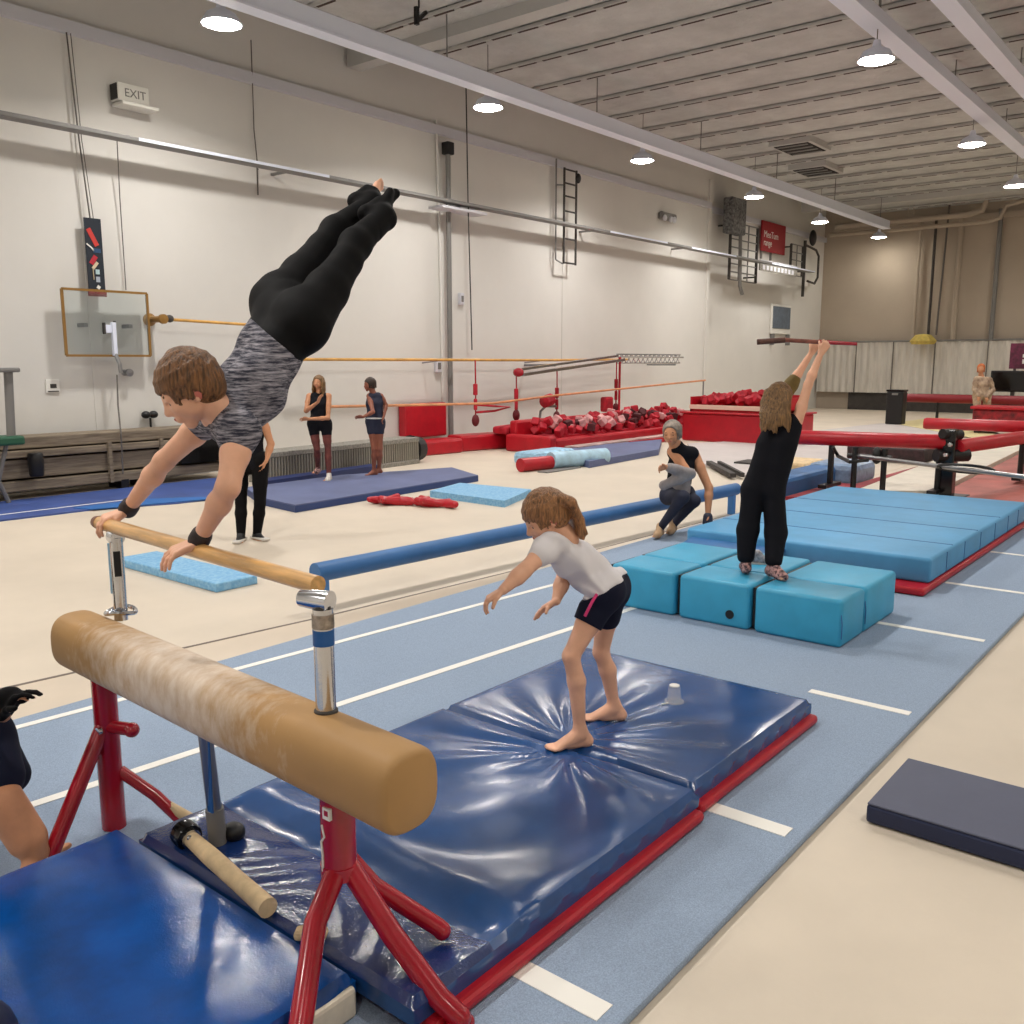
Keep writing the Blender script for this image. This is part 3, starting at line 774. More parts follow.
single(MB().tube([(14.75, 13, .98), (15.3, 12.9, .93), (15.75, 12.9, .9), (15.3, 12.95, .83), (14.75, 13, .82)], .025, 6), 'hanging_loop', m_redfoam, 'red loop clipped sideways to the lone hanging strap', 'loop')
single(MB().tube([(16.95, 13, .5), (17.0, 13, .75), (17.2, 13, .86), (17.6, 13, .84)], .03, 8), 'curved_bar', m_greysteel, 'curved thin bar joined to the middle red strap', 'bar')
single(MB().lathe([(0, -.16), (.14, -.13), (.14, .13), (0, .16)], (17.0, 12.8, 1.0), (1, 0, .2), 12), 'boxing_mitt', m_redfoam, 'small red pad hanging left of the middle strap', 'pad')
single(MB().box((19.6, 12.9, .62), (19.95, 13.1, 1.0), .05), 'hanging_bag', m_redfoam, 'small dark red bag hanging left of the lattice strap', 'bag')
# metal truss rail
t = thing('truss_rail', 'silver metal rail ending in a lattice truss along the wall', 'truss', (19.5, 13.0, 1.6))
MB().bar((16.06, 13.0, 1.70), (20.2, 13.0, 2.03), .12, .05).bar((16.06, 12.8, 1.6), (20.2, 12.8, 1.93), .12, .06).build('rail', m_chrome, t)
lt = MB()
for yy, zz in ((13.0, 2.07), (12.9, 2.0), (13.0, 1.84)):
    lt.tube([(20.2, yy, zz), (23.5, yy, zz)], .022, 8)
for i in range(14):
    xa = 20.2+i*.235
    lt.tube([(xa, 13.0, 2.07), (xa+.235, 13.0, 1.84)], .016, 6).tube([(xa, 13.0, 1.84), (xa+.235, 13.0, 2.07)], .016, 6)
lt.build('lattice', m_chrome, t)
MB().tube([(20.2, 12.9, 2.0), (20.2, 12.9, 0)], .03, 8).build('post', m_redfoam, t)
MB().ell((16.05, 12.9, 1.65), (.1, .14, .1), u=12, v=8).build('end_clamp', m_red, t, True)
for x in (17.6, 23.3): MB().tube([(x, 13.02, 1.8), (x, YW, 1.8)], .03, 6).build('bracket', m_steel, t)
# red low mats along the wall base
for i, (a, b, h, lb) in enumerate((((12.7, 13.35), (14.3, 13.2), .3, 'low red pad lying below the square wall pad'), ((14.35, 13.3), (16.6, 12.9), .34, 'long low red bolster along the base of the left wall'))):
    single(MB().bar((a[0], a[1], h/2), (b[0], b[1], h/2), .5, h, .05), 'low_bolster', m_redvinyl, lb, 'bolster')
single(MB().bar((15.2, 12.75, .42), (16.4, 12.75, .46), .4, .16, .05), 'bolster_pad', m_redfoam, 'small red pad lying on the long red bolster', 'pad')
# red sign with lettering and the cages around it
s0 = aty(760, 222, 14.2); s1 = aty(781, 254, 14.2)
t = thing('red_sign', 'red sign with two lines of white lettering by the corner', 'sign', (s0.x, 14.2, s1.z))
MB().box((s0.x-.05, 14.08, s1.z-.05), (s1.x+.05, 14.13, s0.z+.05)).build('board', m_signred, t)
sh_ = s0.z-s1.z
text_mesh('lettering', 'MeoTum', .36*sh_, (s0.x+.1, 14.075, s1.z+.46*sh_), (1, 0, 0), (0, 0, 1), m_paper, t)
text_mesh('lettering', 'range', .34*sh_, (s0.x+.1, 14.075, s1.z+.16*sh_), (1, 0, 0), (0, 0, 1), m_paper, t)
for dx in (.2, 1.0): MB().box((s0.x+dx, 14.18, s1.z-.3), (s0.x+dx+.06, 14.25, s1.z)).build('hanger', m_greysteel, t)
def cage(x0, x1, z0, z1, yy, label, nx=3, nz=6):
    t = thing('wall_cage', label, 'cage', ((x0+x1)/2, yy, z0))
    for q in (x0, x1): MB().tube([(q, yy, z0), (q, yy, z1)], .05, 8).build('stile', m_dark, t, True)
    g = MB()
    for i in range(nz+1):
        z = z0+(z1-z0)*i/nz; g.tube([(x0, yy, z), (x1, yy, z)], .022, 6)
    for i in range(1, nx):
        q = x0+(x1-x0)*i/nx; g.tube([(q, yy, z0), (q, yy, z1)], .022, 6)
    g.build('grid', m_greysteel, t)
    g = MB(); g.tube([(x0, yy, z1-.1), (x0, 14.25, z1-.1)], .03, 6).tube([(x1, yy, z0+.2), (x1, 14.25, z0+.2)], .03, 6); g.build('stay', m_dark, t)
    return t
t = cage(28.0, 30.0, 4.5, 6.3, 13.8, 'grey barred cage high on the wall left of the red sign', 3, 7)
MB().box((27.6, 13.55, 5.9), (28.6, 13.9, 7.0), .05).build('winch_box', mat('net_bundle', (92, 92, 92), .8, var=(14, .5)), t)
MB().tube([(28.3, 13.6, 5.9), (28.4, 13.6, 4.3), (28.6, 13.6, 4.05)], .06, 8).build('pipe', m_greysteel, t)
t = cage(33.1, 34.2, 5.0, 6.1, 13.9, 'thin grey frame high on the wall right of the red sign', 2, 4)
t = thing('pipe_loop', 'dark bent pipe loop beside the corner right of the red sign', 'pipe', (35, 14.0, 4.4))
MB().tube([(34.5, 13.95, 4.3), (34.5, 13.95, 6.35)], .06, 8).tube([(34.5, 13.95, 6.2), (35.6, 13.95, 6.1), (35.9, 13.95, 5.9), (35.9, 13.95, 5.1), (35.6, 13.95, 4.85), (34.9, 13.95, 4.9)], .045, 8).build('loop', m_dark, t, True)
MB().ell((35.1, 13.9, 6.5), (.22, .12, .3), u=12, v=8).build('hook_block', m_black, t, True)
b0 = aty(772, 306, 14.2); b1 = aty(789, 332, 14.2)
t = thing('notice_board', 'small blue grey notice board in a white frame near the corner', 'board', (b0.x, 14.2, b1.z))
MB().box((b0.x-.05, 14.17, b1.z-.1), (b1.x+.05, 14.25, b0.z+.08), .02).build('frame', m_paper, t)
MB().box((b0.x+.05, 14.15, b1.z+.1), (b1.x-.05, 14.18, b0.z)).build('panel', mat('slate_panel', (92, 104, 118), .5, var=(6, .1)), t)
MB().box((b0.x+.05, 14.1, b1.z-.5), (b0.x+.12, 14.25, b1.z-.1)).box((b1.x-.2, 14.1, b1.z-.5), (b1.x-.1, 14.25, b1.z-.1)).build('leg', m_greysteel, t)
t = thing('rail_lettering_board', 'pale lettered strip below the red sign', 'board', (31.5, 13.8, 4.9))
MB().box((29.3, 13.34, 4.86), (32.4, 13.38, 5.08)).build('board', m_crate, t)
for k_ in range(9): MB().box((29.5+k_*.3, 13.33, 4.9), (29.68+k_*.3, 13.342, 5.04)).build('pale_mark', m_trim, t)
MB().box((29.3, 13.31, 5.175), (32.4, 13.38, 5.2)).build('lip', m_trim, t)

# ================================================================== BLEACHERS AND FLOOR AT THE LEFT
t = thing('folded_bleachers', 'weathered grey wooden bleachers folded along the left wall', 'bleachers', (6.3, 13.3, .0))
for i, (z0, z1, dy) in enumerate(((.12, .26, 0), (.29, .55, .06), (.58, .68, 0), (.70, .86, .05))):
    MB().box((2.2, 13.2+dy, z0), (8.75, 13.75, z1), .012).build('board', m_oldwood, t)
for x in (4.4, 6.72, 7.55): MB().box((x, 13.16, .12), (x+.05, 13.22, .72)).build('strut', m_oldwood, t)
for x in (6.9, 7.25): MB().box((x, 13.2, -.0), (x+.12, 13.6, .14)).build('foot', m_black, t)
single(MB().box((7.85, 13.1, .30), (8.9, 13.19, .66)), 'leaning_board', m_blackgloss, 'black panel leaning on the bleachers behind the arm', 'panel')
single(MB().lathe([(.085, 0), (.095, .02), (.1, .2), (.1, .3), (.085, .32), (0, .32)], aty(37, 476, 13.1), n=14), 'black_speaker', m_black, 'small black cylinder hung on the front of the bleachers', 'speaker', smooth=True)
t = thing('floor_stand', 'grey pole stand with a flat top at the left edge by the bleachers', 'stand', (5.0, 12.9, .0))
a = aty(8, 370, 12.9); b = aty(13, 440, 12.9)
MB().tube([(b.x-.02, 12.9, b.z), (a.x, 12.9, a.z)], .055, 10).build('pole', m_greysteel, t, True)
MB().box((a.x-.4, 12.8, a.z-.03), (a.x+.12, 13.0, a.z+.03), .02).build('top', m_greysteel, t)
MB().box((b.x-.6, 12.75, b.z-.06), (b.x+.1, 13.1, b.z+.06), .03).build('collar', m_green, t)
MB().tube([(b.x-.05, 12.95, b.z), (b.x-.3, 12.95, 0.02)], .03, 8).tube([(b.x-.4, 12.95, b.z), (b.x-.1, 12.95, .02)], .03, 8).build('leg', m_greysteel, t)
fm = thing('floor_mat', 'deep blue floor mat along the foot of the bleachers', 'mat', (4.6, 12.4, 0))
MB().prism([(1.5, 11.7), (5.7, 11.55), (6.6, 11.2), (7.25, 11.15), (8.3, 12.2), (8.6, 13.15), (1.5, 13.15)], 0, .02).build('mat', m_bluefloor, fm)
MB().prism([(1.5, 12.0), (6.5, 11.95), (6.5, 11.99), (1.5, 12.04)], .0, .023).build('white_line', m_line, fm)
single(MB().prism([(5.6, 11.5), (7.1, 11.1), (7.3, 11.2), (6.5, 11.8), (5.5, 11.8)], .02, .03), 'floor_sheet', mat('bright_blue_sheet', (40, 104, 176), .5), 'bright blue sheet lying at the front of the deep blue floor mat', 'mat')

# ================================================================== GREY BENCH AND MATS OF THE CHILDREN
t = thing('slatted_bench', 'long grey slatted crate bench behind the two children', 'bench', (10.5, 12.2, 0))
p0, p1 = V((8.6, 12.15, 0)), V((12.2, 12.45, 0)); dx = (p1-p0).normalized()
MB().bar(p0+V((0, 0, .45)), p1+V((0, 0, .45)), .5, .08, .01).bar(p0+V((0, 0, .04)), p1+V((0, 0, .04)), .5, .08, .01).bar(p0+V((0, .1, .25)), p1+V((0, .1, .25)), .3, .34).build('crate', m_crate, t)
sl = MB(); n = 60
for i in range(n+1):
    p = p0+(p1-p0)*i/n; sl.bar(p+V((0, -.22, .06)), p+V((0, -.22, .43)), .02, .03)
sl.build('slats', mat('pale_slat', (168, 162, 150), .7), t)
single(MB().tube([p1+V((.03, 0, .25)), p1+V((.28, .02, .25))], [.27, .22], 16), 'end_roll', mat('black_roll', (30, 28, 30), .6), 'black roll standing at the end of the slatted bench', 'roll')
t = thing('practice_mat', 'large slate blue mat the two children stand on', 'mat', (9, 10.2, 0))
poly = [(7.17, 9.39), (10.95, 9.62), (11.5, 10.7), (9.6, 11.35), (7.75, 11.3), (7.29, 10.3)]
MB().prism(poly, .0, .085).build('side', mat('mat_edge_blue', (38, 62, 116), .5), t)
MB().prism([(x*.998+.018, y*.998+.02) for x, y in poly], .085, .1).build('top', m_navymat, t)
single(MB().prism([(8.3, 11.5), (10.8, 11.78), (10.9, 12.04), (8.4, 11.82)], 0, .12), 'edge_mat', mat('edge_mat_navy', (34, 48, 98), .5), 'narrow navy mat lying between the big mat and the bench', 'mat')
single(MB().prism([(9.23, 9.02), (10.14, 9.28), (10.25, 8.0), (9.17, 7.6)], 0, .09), 'foam_mat', m_sky, 'light blue foam mat lying beside the large slate blue mat', 'mat')
t = thing('foam_mat', 'light blue foam mat lying on the floor below the handstand hands', 'mat', (4.4, 7.3, 0))
MB().box((4.19, 6.58, 0), (4.6, 8.2, .08), .012).build('pad', m_sky, t)
# red cloth heap
t = thing('red_cloth', 'crumpled red cloth lying on the beige floor by the blue mats', 'cloth', (8.5, 8.7, 0))
rnd = random.Random(3); P = []
for i in range(15):
    u = i/14; p = V((8.33+.35*u, 9.15-1.0*u, .05)); q = p+V((rnd.uniform(-.2, .2), rnd.uniform(-.22, .22), rnd.uniform(.0, .05)))
    P.append(cone(p, q, rnd.uniform(.035, .07), rnd.uniform(.02, .05)))
blob('cloth', P, .014, .03, m_redvinyl, t, cuts=[((0, 0, .002), (0, 0, -1))])
# light blue rolls
t = thing('foam_roll', 'pale blue roll with a red end lying on the floor by the foam pit', 'roll', (13.4, 9.7, 0))
MB().tube([(13.05, 9.75, .15), (14.35, 9.45, .15)], .15, 16).build('roll', mat('pale_blue_roll', (168, 202, 222), .5, var=(5, .1)), t, True)
MB().tube([(12.35, 9.88, .12), (13.05, 9.75, .12)], .12, 16).build('red_end', m_redvinyl, t, True)
single(MB().box((13.2, 10.2, 0), (14.5, 10.75, .24), .08), 'foam_block', mat('blue_white_block', (150, 190, 218), .5, var=(7, .18)), 'pale blue block lying behind the roll with a red end', 'block')
single(MB().box((12.5, 9.4, 0), (13.5, 9.62, .02)), 'flat_board', m_greysteel, 'thin grey board on the floor under the pale blue roll', 'board')
single(MB().prism([(13.6, 9.3), (16.4, 9.5), (18.6, 10.7), (16.0, 11.1), (14.6, 10.9)], 0, .12), 'floor_mat', m_navymat, 'slate blue mat lying in front of the red foam pit', 'mat')

# ================================================================== FOAM PIT AND RED BOX
t = thing('foam_pit', 'long red padded pit wall heaped with foam along the left wall', 'foam pit', (18.5, 11.9, 0))
MB().box((15.3, 11.3, 0), (21.6, 11.55, .3), .05).build('front_wall', m_redvinyl, t)
MB().box((15.3, 12.35, 0), (21.6, 12.55, .64), .05).build('back_wall', m_redvinyl, t)
MB().box((15.1, 11.3, 0), (15.35, 12.5, .36), .05).build('end_wall', m_redvinyl, t)
MB().box((21.5, 11.3, 0), (21.75, 12.5, .62), .05).build('end_wall', m_redvinyl, t)
MB().prism([(15.6, 10.95), (19.7, 11.0), (19.7, 11.29), (15.6, 11.29)], 0, .14).build('front_step', mat('pit_step', (176, 150, 146), .6, var=(3, .2)), t)
MB().box((17.6, 10.9, .02), (19.75, 10.97, .12)).build('red_edge', m_redvinyl, t)
cube = MB().cbox((0, 0, 0), (.2, .2, .2), None, .02); me = None
def heap(n, cx, cy, sx, sy, z0, zt, label, group, seed, m):
    rnd = random.Random(seed)
    proto = MB().cbox((0, 0, 0), (.16, .17, .15), None, .02).build('foam_block', m, None)
    for i in range(n):
        o = proto if i == 0 else proto.copy()
        if i: col.objects.link(o)
        x = cx+rnd.uniform(-sx, sx); y = cy+rnd.uniform(-sy, sy)
        f = 1-abs((y-cy)/sy)**2*.5
        o.location = (x, y, z0+(zt-z0)*f*(.45+.55*rnd.random())*(.75+.25*(x-cx+sx)/(2*sx)))
        o.rotation_euler = (rnd.uniform(0, 3), rnd.uniform(0, 3), rnd.uniform(0, 3))
        tag(o, label, 'foam block', group)
cube.bm.free()
MB().box((15.35, 11.5, 0), (21.5, 12.4, .33)).build('filling', m_redfoam, t)
heap(170, 18.5, 11.95, 2.9, .42, .22, .74, 'red foam block heaped in the long pit by the left wall', 'red foam blocks in the long pit', 5, m_redfoam)
heap(26, 18.3, 11.8, 2.7, .35, .42, .70, 'pale pink foam block among the red ones in the long pit', 'pink foam blocks in the long pit', 8, mat('pink_foam', (206, 150, 150), .8, var=(6, .15)))
heap(22, 18.3, 11.8, 2.7, .35, .42, .68, 'dark maroon foam block among the red ones in the long pit', 'maroon foam blocks in the long pit', 9, mat('maroon_foam', (74, 18, 26), .8))
t = thing('vault_box', 'large red padded vault box behind the crouching person', 'vault box', (21, 9.6, 0))
MB().box((19.9, 8.3, 0), (21.6, 10.9, .66), .04).build('box', m_redvinyl, t)
MB().box((19.85, 8.25, .66), (21.65, 10.95, .70), .015).build('lid', m_redvinyl, t)
t = thing('foam_crate', 'red edged crate of foam scraps standing on the red vault box', 'crate', (20.6, 9.6, .7))
MB().box((20.1, 8.5, .7), (21.4, 10.8, .76)).build('base', m_redvinyl, t)
MB().box((20.05, 8.5, .76), (20.12, 10.8, .86)).build('front_panel', mat('pale_board', (226, 200, 180), .6), t)
for y in (8.5, 10.75): MB().box((20.1, y, .7), (21.4, y+.05, 1.05)).build('side_panel', m_redvinyl, t)
MB().box((21.35, 8.5, .7), (21.4, 10.8, 1.1)).build('back_panel', m_redvinyl, t)
heap(80, 20.75, 9.65, .5, 1.05, .84, 1.12, 'red foam block heaped in the crate on the vault box', 'red foam blocks in the crate', 15, m_redfoam)
single(MB().box((21.8, 10.9, 0), (22.3, 11.5, .55), .04), 'red_post_pad', m_redvinyl, 'small red pad between the foam pit and the vault box', 'pad')
single(MB().prism([(14.0, 6.2), (14.4, 7.0), (15.4, 8.0), (18.9, 10.2), (19.8, 9.8), (28.8, 9.0), (28.8, 6.0), (16, 5.6)], 0, .03), 'floor_mat', m_greymat, 'large pale grey floor mat in front of the red vault box', 'mat')
t = thing('floor_track', 'dark folded floor track lying at the edge of the grey mat', 'track', (14.4, 6.9, .03))
MB().bar((15.2, 7.75, .07), (13.7, 6.55, .07), .1, .07).bar((15.3, 7.6, .07), (13.85, 6.45, .07), .06, .07).build('rails', m_dark, t)
# ================================================================== FAR RIGHT EQUIPMENT
def padded_beam(name, a, b, r, z, label, mt, legs, lm=m_black, cat='beam', zb=.1):
    a, b = V((a[0], a[1], z)), V((b[0], b[1], z)); c = (a+b)/2
    t = thing(name, label, cat, (c.x, c.y, 0))
    d = (b-a).normalized()
    MB().tube([a, a+d*.04, b-d*.04, b], [r*.85, r, r, r*.85], 18).build('padded_bar', mt, t, True)
    for q in legs:
        p = a+(b-a)*q
        l = MB(); l.tube([p-V((0, 0, r*.8)), (p.x, p.y, zb+.04)], .045, 8).box((p.x-.3, p.y-.06, zb), (p.x+.3, p.y+.06, zb+.05)); l.build('leg', lm, t)
    return t
padded_beam('low_beam', (13.0, 5.4), (13.55, 3.32), .105, .8, 'long red padded beam right of the girl with raised arms', m_redvinyl, (.3, .96))
padded_beam('low_beam', (13.6, 3.2), (16.3, 2.75), .1, .74, 'red padded beam running to the right edge from the black upright', m_redvinyl, (.85,))
padded_beam('low_beam', (17.1, 4.6), (17.3, 2.3), .1, .82, 'second red padded beam farther back at the right edge', m_redvinyl, (.2,))
padded_beam('low_beam', (29.8, 8.8), (29.8, 5.0), .13, .78, 'dark red beam in front of the far wall panelling', mat('dark_red_pad', (130, 14, 28), .5), (.3, .8))
t = thing('beam_upright', 'black adjustable upright with clamps between the red beams', 'upright', (13.55, 3.3, 0))
MB().box((13.45, 3.2, 0), (13.65, 3.36, .98), .02).build('post', m_blackgloss, t)
MB().tube([(13.4, 3.42, .62), (13.75, 3.1, .62)], .09, 10).tube([(13.4, 3.36, .92), (13.7, 3.2, .9)], .07, 10).build('clamp', m_black, t, True)
MB().box((13.2, 3.05, 0), (13.9, 3.55, .06), .02).build('base', m_black, t)
for k_ in range(3): MB().ell((13.36, 3.34-.05*k_, .5+.14*k_), .035, u=10, v=6).build('knob', m_chrome, t, True)
t = thing('trestle', 'black tubular trestle standing behind the large blue mat', 'trestle', (13.0, 4.2, 0))
for y in (4.35, 3.95): MB().tube([(12.9, y, .72), (12.9, y, .1), (12.95, y-.03, .03)], .04, 8).build('leg', m_black, t, True)
MB().tube([(12.9, 4.35, .06), (12.95, 4.15, .02), (12.9, 3.95, .06)], .04, 8).tube([(12.9, 4.45, .6), (12.9, 3.85, .6)], .03, 8).build('crossbar', m_black, t, True)
MB().ell((12.9, 4.05, .62), (.08, .07, .12), u=12, v=8).build('clamp', m_black, t, True)
single(MB().tube([atz(833, 447, .75), atz(838, 456, .62), atz(850, 462, .6), atz(868, 460, .62)], .025, 8), 'black_cable', m_black, 'black cable looping from the red beam to the trestle', 'cable')
t = thing('metal_bar', 'thin grey metal bar with a black loop at the right edge', 'bar', (12.1, 3, .5))
MB().tube([(12.9, 4.3, .6), (12.3, 3.2, .6), (11.85, 2.3, .6), (11.5, 1.6, .6)], .028, 10).build('shaft', m_steel, t, True)
c = V((12.15, 2.75, .6)); MB().tube([c+V((-.14*math.cos(q), .32*math.sin(q), .06*math.cos(q))) for q in [i*PI/10 for i in range(21)]], .018, 6).build('loop', m_black, t, True)
MB().tube([(11.6, 1.8, .58), (11.6, 1.8, .28)], .03, 8).build('leg', m_steel, t)
t = thing('blue_bolster', 'blue padded bolster along the back of the large blue mat', 'bolster', (13.5, 5.2, 0))
MB().box((12.0, 5.0, 0), (14.2, 5.45, .3), .06).build('body', m_bluepad, t)
MB().box((14.0, 4.7, 0), (15.0, 5.45, .34), .09).build('cover', mat('clear_blue_cover', (122, 144, 172), .35, var=(6, .2)), t)
single(MB().box((14.7, 5.75, 0), (15.6, 6.5, .24), .05), 'tan_block', m_tan, 'tan padded block beyond the blue bolster', 'block')
single(MB().box((15.7, 6.6, .03), (16.3, 7.5, .06)), 'dark_hatch', m_dark, 'small dark rectangle on the grey mat behind the tan block', 'hatch')
t = thing('pale_ramp', 'long pale plank ramp running to the right edge', 'ramp', (18, 4, 0))
MB().prism([(12.9, 4.35), (13.7, 3.45), (22.3, 3.85), (25, 4.75), (24.2, 4.9)], 0, .1).build('plank', m_plank, t)
single(MB().prism([(11.9, .4), (22, .4), (22.3, 3.8), (13.8, 3.42)], 0, .05), 'salmon_mat', m_salmon, 'salmon red mat at the right edge in front of the pale ramp', 'mat')
single(MB().prism([(12.0, 4.95), (12.2, 4.42), (12.85, 4.42), (17, 4.62), (15.2, 4.66), (13.9, 4.66), (13.9, 4.95)], 0, .07), 'maroon_mat', m_maroon, 'maroon mat lying under the black trestle', 'mat')
single(MB().box((17.9, 4.78, .03), (19.9, 6.2, .28), .03), 'dark_mat_stack', mat('dark_stack', (44, 26, 30), .7, var=(9, .5)), 'dark low mat stack behind the long red beam', 'mat stack')
single(MB().prism([(24, 5.0), (31, 6.0), (33, 8.5), (29, 8.7)], .03, .04), 'floor_sheet', mat('yellowish_mat', (214, 200, 150), .6), 'yellowish floor mat near the far wall', 'mat')
t = thing('trash_bin', 'tall black bin standing near the far wall', 'bin', (28.7, 8.55, .03))
MB().box((28.5, 8.3, .03), (28.9, 8.78, 1.0), .03).build('body', m_black, t)
MB().box((28.48, 8.28, 1.0), (28.92, 8.8, 1.06), .02).build('lid', m_blackgloss, t)
MB().box((28.47, 8.45, .9), (28.49, 8.62, .96)).build('handle', m_greysteel, t)
# far wall curtain
t = thing('wall_curtain', 'pale grey pleated curtain hung across the far wall', 'curtain', (36.9, 9, .68))
cm = MB(); n = 240; ya, yb = 14.15, 3.0; prev = None
for i in range(n+1):
    y = ya+(yb-ya)*i/n; x = 36.92+.035*math.sin(i*1.1)+.02*math.sin(i*.37)
    a = cm.bm.verts.new((x, y, .68)); b = cm.bm.verts.new((x, y, 2.62)); 
    if prev: cm.bm.faces.new((prev[0], a, b, prev[1]))
    prev = (a, b)
o = cm.build('drape', m_curtain, t, True)
MB().tube([(36.9, ya, 2.64), (36.9, yb, 2.66)], .035, 8).build('rail', m_greysteel, t)
for y in (12.6, 11.2, 9.7, 7.9): MB().box((36.82, y, .66), (36.86, y+.03, 2.62)).build('seam', m_cable, t)
# posts and pipes on the far wall
for (px, r, m, lb) in ((912, .06, m_wallr, 'pale vertical pipe on the far wall left of the dark pipe'), (927, .05, m_dark, 'dark vertical pipe on the far wall above the yellow pad'), (952, .09, m_wallr, 'thick pale vertical pipe on the far wall right of the yellow pad'), (990, .08, m_greysteel, 'vertical pipe on the far wall below the black loudspeaker')):
    p = atx(px, 340, 36.9)
    single(MB().tube([(37.0, p.y, 2.66), (37.0, p.y, 7.2)], r, 8), 'wall_pipe', m, lb, 'pipe', smooth=True)
single(MB().tube([atx(951, 190, 36.9), atx(946, 240, 36.85), atx(936, 335, 36.6)], .035, 6), 'hanging_cable', m_cable, 'slanting cable from the pipe down to the yellow pad', 'cable')
c = atx(923, 341, 36.36)
single(MB().lathe([(.4, -.12), (.48, 0), (.28, .22), (0, .26)], c, n=8), 'yellow_pad', m_yellowfoam, 'yellow foam pad hung at the top of the far curtain', 'pad')
t = thing('loudspeaker', 'black loudspeaker hung high at the right edge of the photo', 'loudspeaker', (35.5, 7.6, 6.9))
c = atx(1006, 169, 35.5)
MB().box((c.x-.4, c.y-.42, c.z-.55), (c.x+.3, c.y+.35, c.z+.5), .04).build('cabinet', m_black, t)
MB().box((c.x-.42, c.y-.36, c.z-.48), (c.x-.4, c.y+.3, c.z+.42)).build('grille', m_dark, t)
MB().tube([(c.x, c.y, c.z+.5), (c.x, c.y, ZC-.05)], .04, 8).build('hanger', m_black, t)
# ceiling pipes at the far end and vents
for (y0_, y1_, z, r, lb) in ((13.5, 8.2, 7.0, .1, 'upper pale pipe running along the far wall below the ceiling'), (13.7, 7.6, 6.7, .08, 'lower pale pipe running along the far wall below the ceiling')):
    single(MB().tube([(36.3, y0_, z), (36.3, y1_+.6, z), (36.3, y1_+.15, z+.1), (36.3, y1_, z+.5), (36.3, y1_-1.0, z+.7)], r, 10).tube([(36.3, (y0_+y1_)/2, z), (36.3, (y0_+y1_)/2, ZC-.05)], .02, 6), 'ceiling_pipe', m_wallr, lb, 'pipe', smooth=True)
for (px, py, lb) in ((800, 148, 'dark square ceiling vent nearer the camera'), (816, 171, 'narrow dark ceiling vent nearer the far wall')):
    p = atz(px, py, 7.36)
    t = thing('ceiling_vent', lb, 'vent', (p.x, p.y, 7.33), 'ceiling vents')
    MB().box((p.x-.7, p.y-.55, 7.34), (p.x+.7, p.y+.55, ZC-.04)).build('frame', m_joist, t)
    MB().box((p.x-.6, p.y-.45, 7.325), (p.x+.6, p.y+.45, 7.345)).build('opening', mat('vent_black', (28, 24, 22), .8), t)
    g = MB()
    for i in range(4): g.box((p.x-.55+i*.33, p.y-.4, 7.31), (p.x-.45+i*.33, p.y+.4, 7.33))
    g.build('louvre', m_greysteel, t)
p = atz(419, 15, 7.0)
t = thing('ceiling_clamp', 'small black clamp hanging from the ceiling near the top edge', 'clamp', (p.x, p.y, p.z-.15))
MB().tube([(p.x, p.y, p.z+.1), (p.x, p.y, ZC-.05)], .015, 6).build('rod', m_dark, t)
MB().box((p.x-.08, p.y-.03, p.z-.15), (p.x-.02, p.y+.03, p.z+.1)).bar((p.x-.05, p.y, p.z-.1), (p.x+.15, p.y, p.z+.08), .05, .05).build('jaw', m_black, t)
# screen and poster
t = thing('monitor_screen', 'large black screen on a stand at the right edge', 'screen', (30, 5.7, 0))
MB().box((30.4, 5.2, 1.0), (30.6, 6.4, 1.62), .02).build('screen', m_black, t)
MB().box((30.36, 5.25, 1.05), (30.41, 6.35, 1.57)).build('glass', m_blackgloss, t)
MB().tube([(30.5, 5.8, 1.0), (30.5, 5.8, .05)], .06, 8).box((30.3, 5.5, 0.0), (30.75, 6.1, .06)).build('stand', m_dark, t)
t = thing('wall_poster', 'dark purple poster panel above the black screen', 'poster', (30.6, 5.5, 1.65))
MB().box((31.0, 4.9, 1.67), (31.06, 6.05, 2.42)).build('panel', m_purple, t)
MB().box((30.97, 5.55, 1.82), (31.0, 5.7, 1.95)).box((30.97, 5.58, 2.0), (31.0, 5.7, 2.1)).build('white_mark', m_paper, t)
MB().tube([(31.05, 5.2, 1.67), (31.05, 5.2, 0)], .04, 8).tube([(31.05, 5.9, 1.67), (31.05, 5.9, 0)], .04, 8).build('post', m_dark, t)
t = thing('equipment_rack', 'red equipment rack with clutter under the black screen', 'rack', (26.5, 4.9, 0))
MB().box((26.3, 4.2, .1), (27.2, 5.9, .66), .05).build('body', mat('red_clutter', (110, 16, 26), .6, var=(5, .6)), t)
MB().box((26.25, 4.15, .66), (27.25, 5.95, .74), .02).build('top', m_redvinyl, t)
for y in (4.3, 5.8): MB().box((26.4, y-.05, 0), (27.1, y+.05, .1)).build('foot', m_black, t)

# ================================================================== RUNWAY CARPET
t = thing('carpet_runway', 'long blue carpet runway with white lines under the mats', 'carpet', (8, 3.1, 0))
MB().box((-1.0, 1.24, 0), (11.85, 4.95, .035), .012).build('carpet', m_carpet, t)
def line(a, b, wd):
    a, b = V((a[0], a[1], .0)), V((b[0], b[1], .0)); q = (b-a).normalized().cross(V((0, 0, 1)))*wd/2
    return MB().prism([a+q, b+q, b-q, a-q], .03, .038)
line(atz(-60, 748, .035), atz(700, 546, .035), .05).build('white_line', m_line, t)
line(atz(-60, 835, .035), atz(640, 606, .035), .055).build('white_line', m_line, t)
for X, ya in ((2.02, 1.68), (3.35, 1.66), (4.97, 1.85), (6.64, 2.05), (8.25, 1.95), (9.9, 1.95), (11.55, 1.95)):
    line((X, ya), (X, 1.30 if X < 9 else 1.26), .085 if X < 4 else .06).build('white_tick', m_line, t)

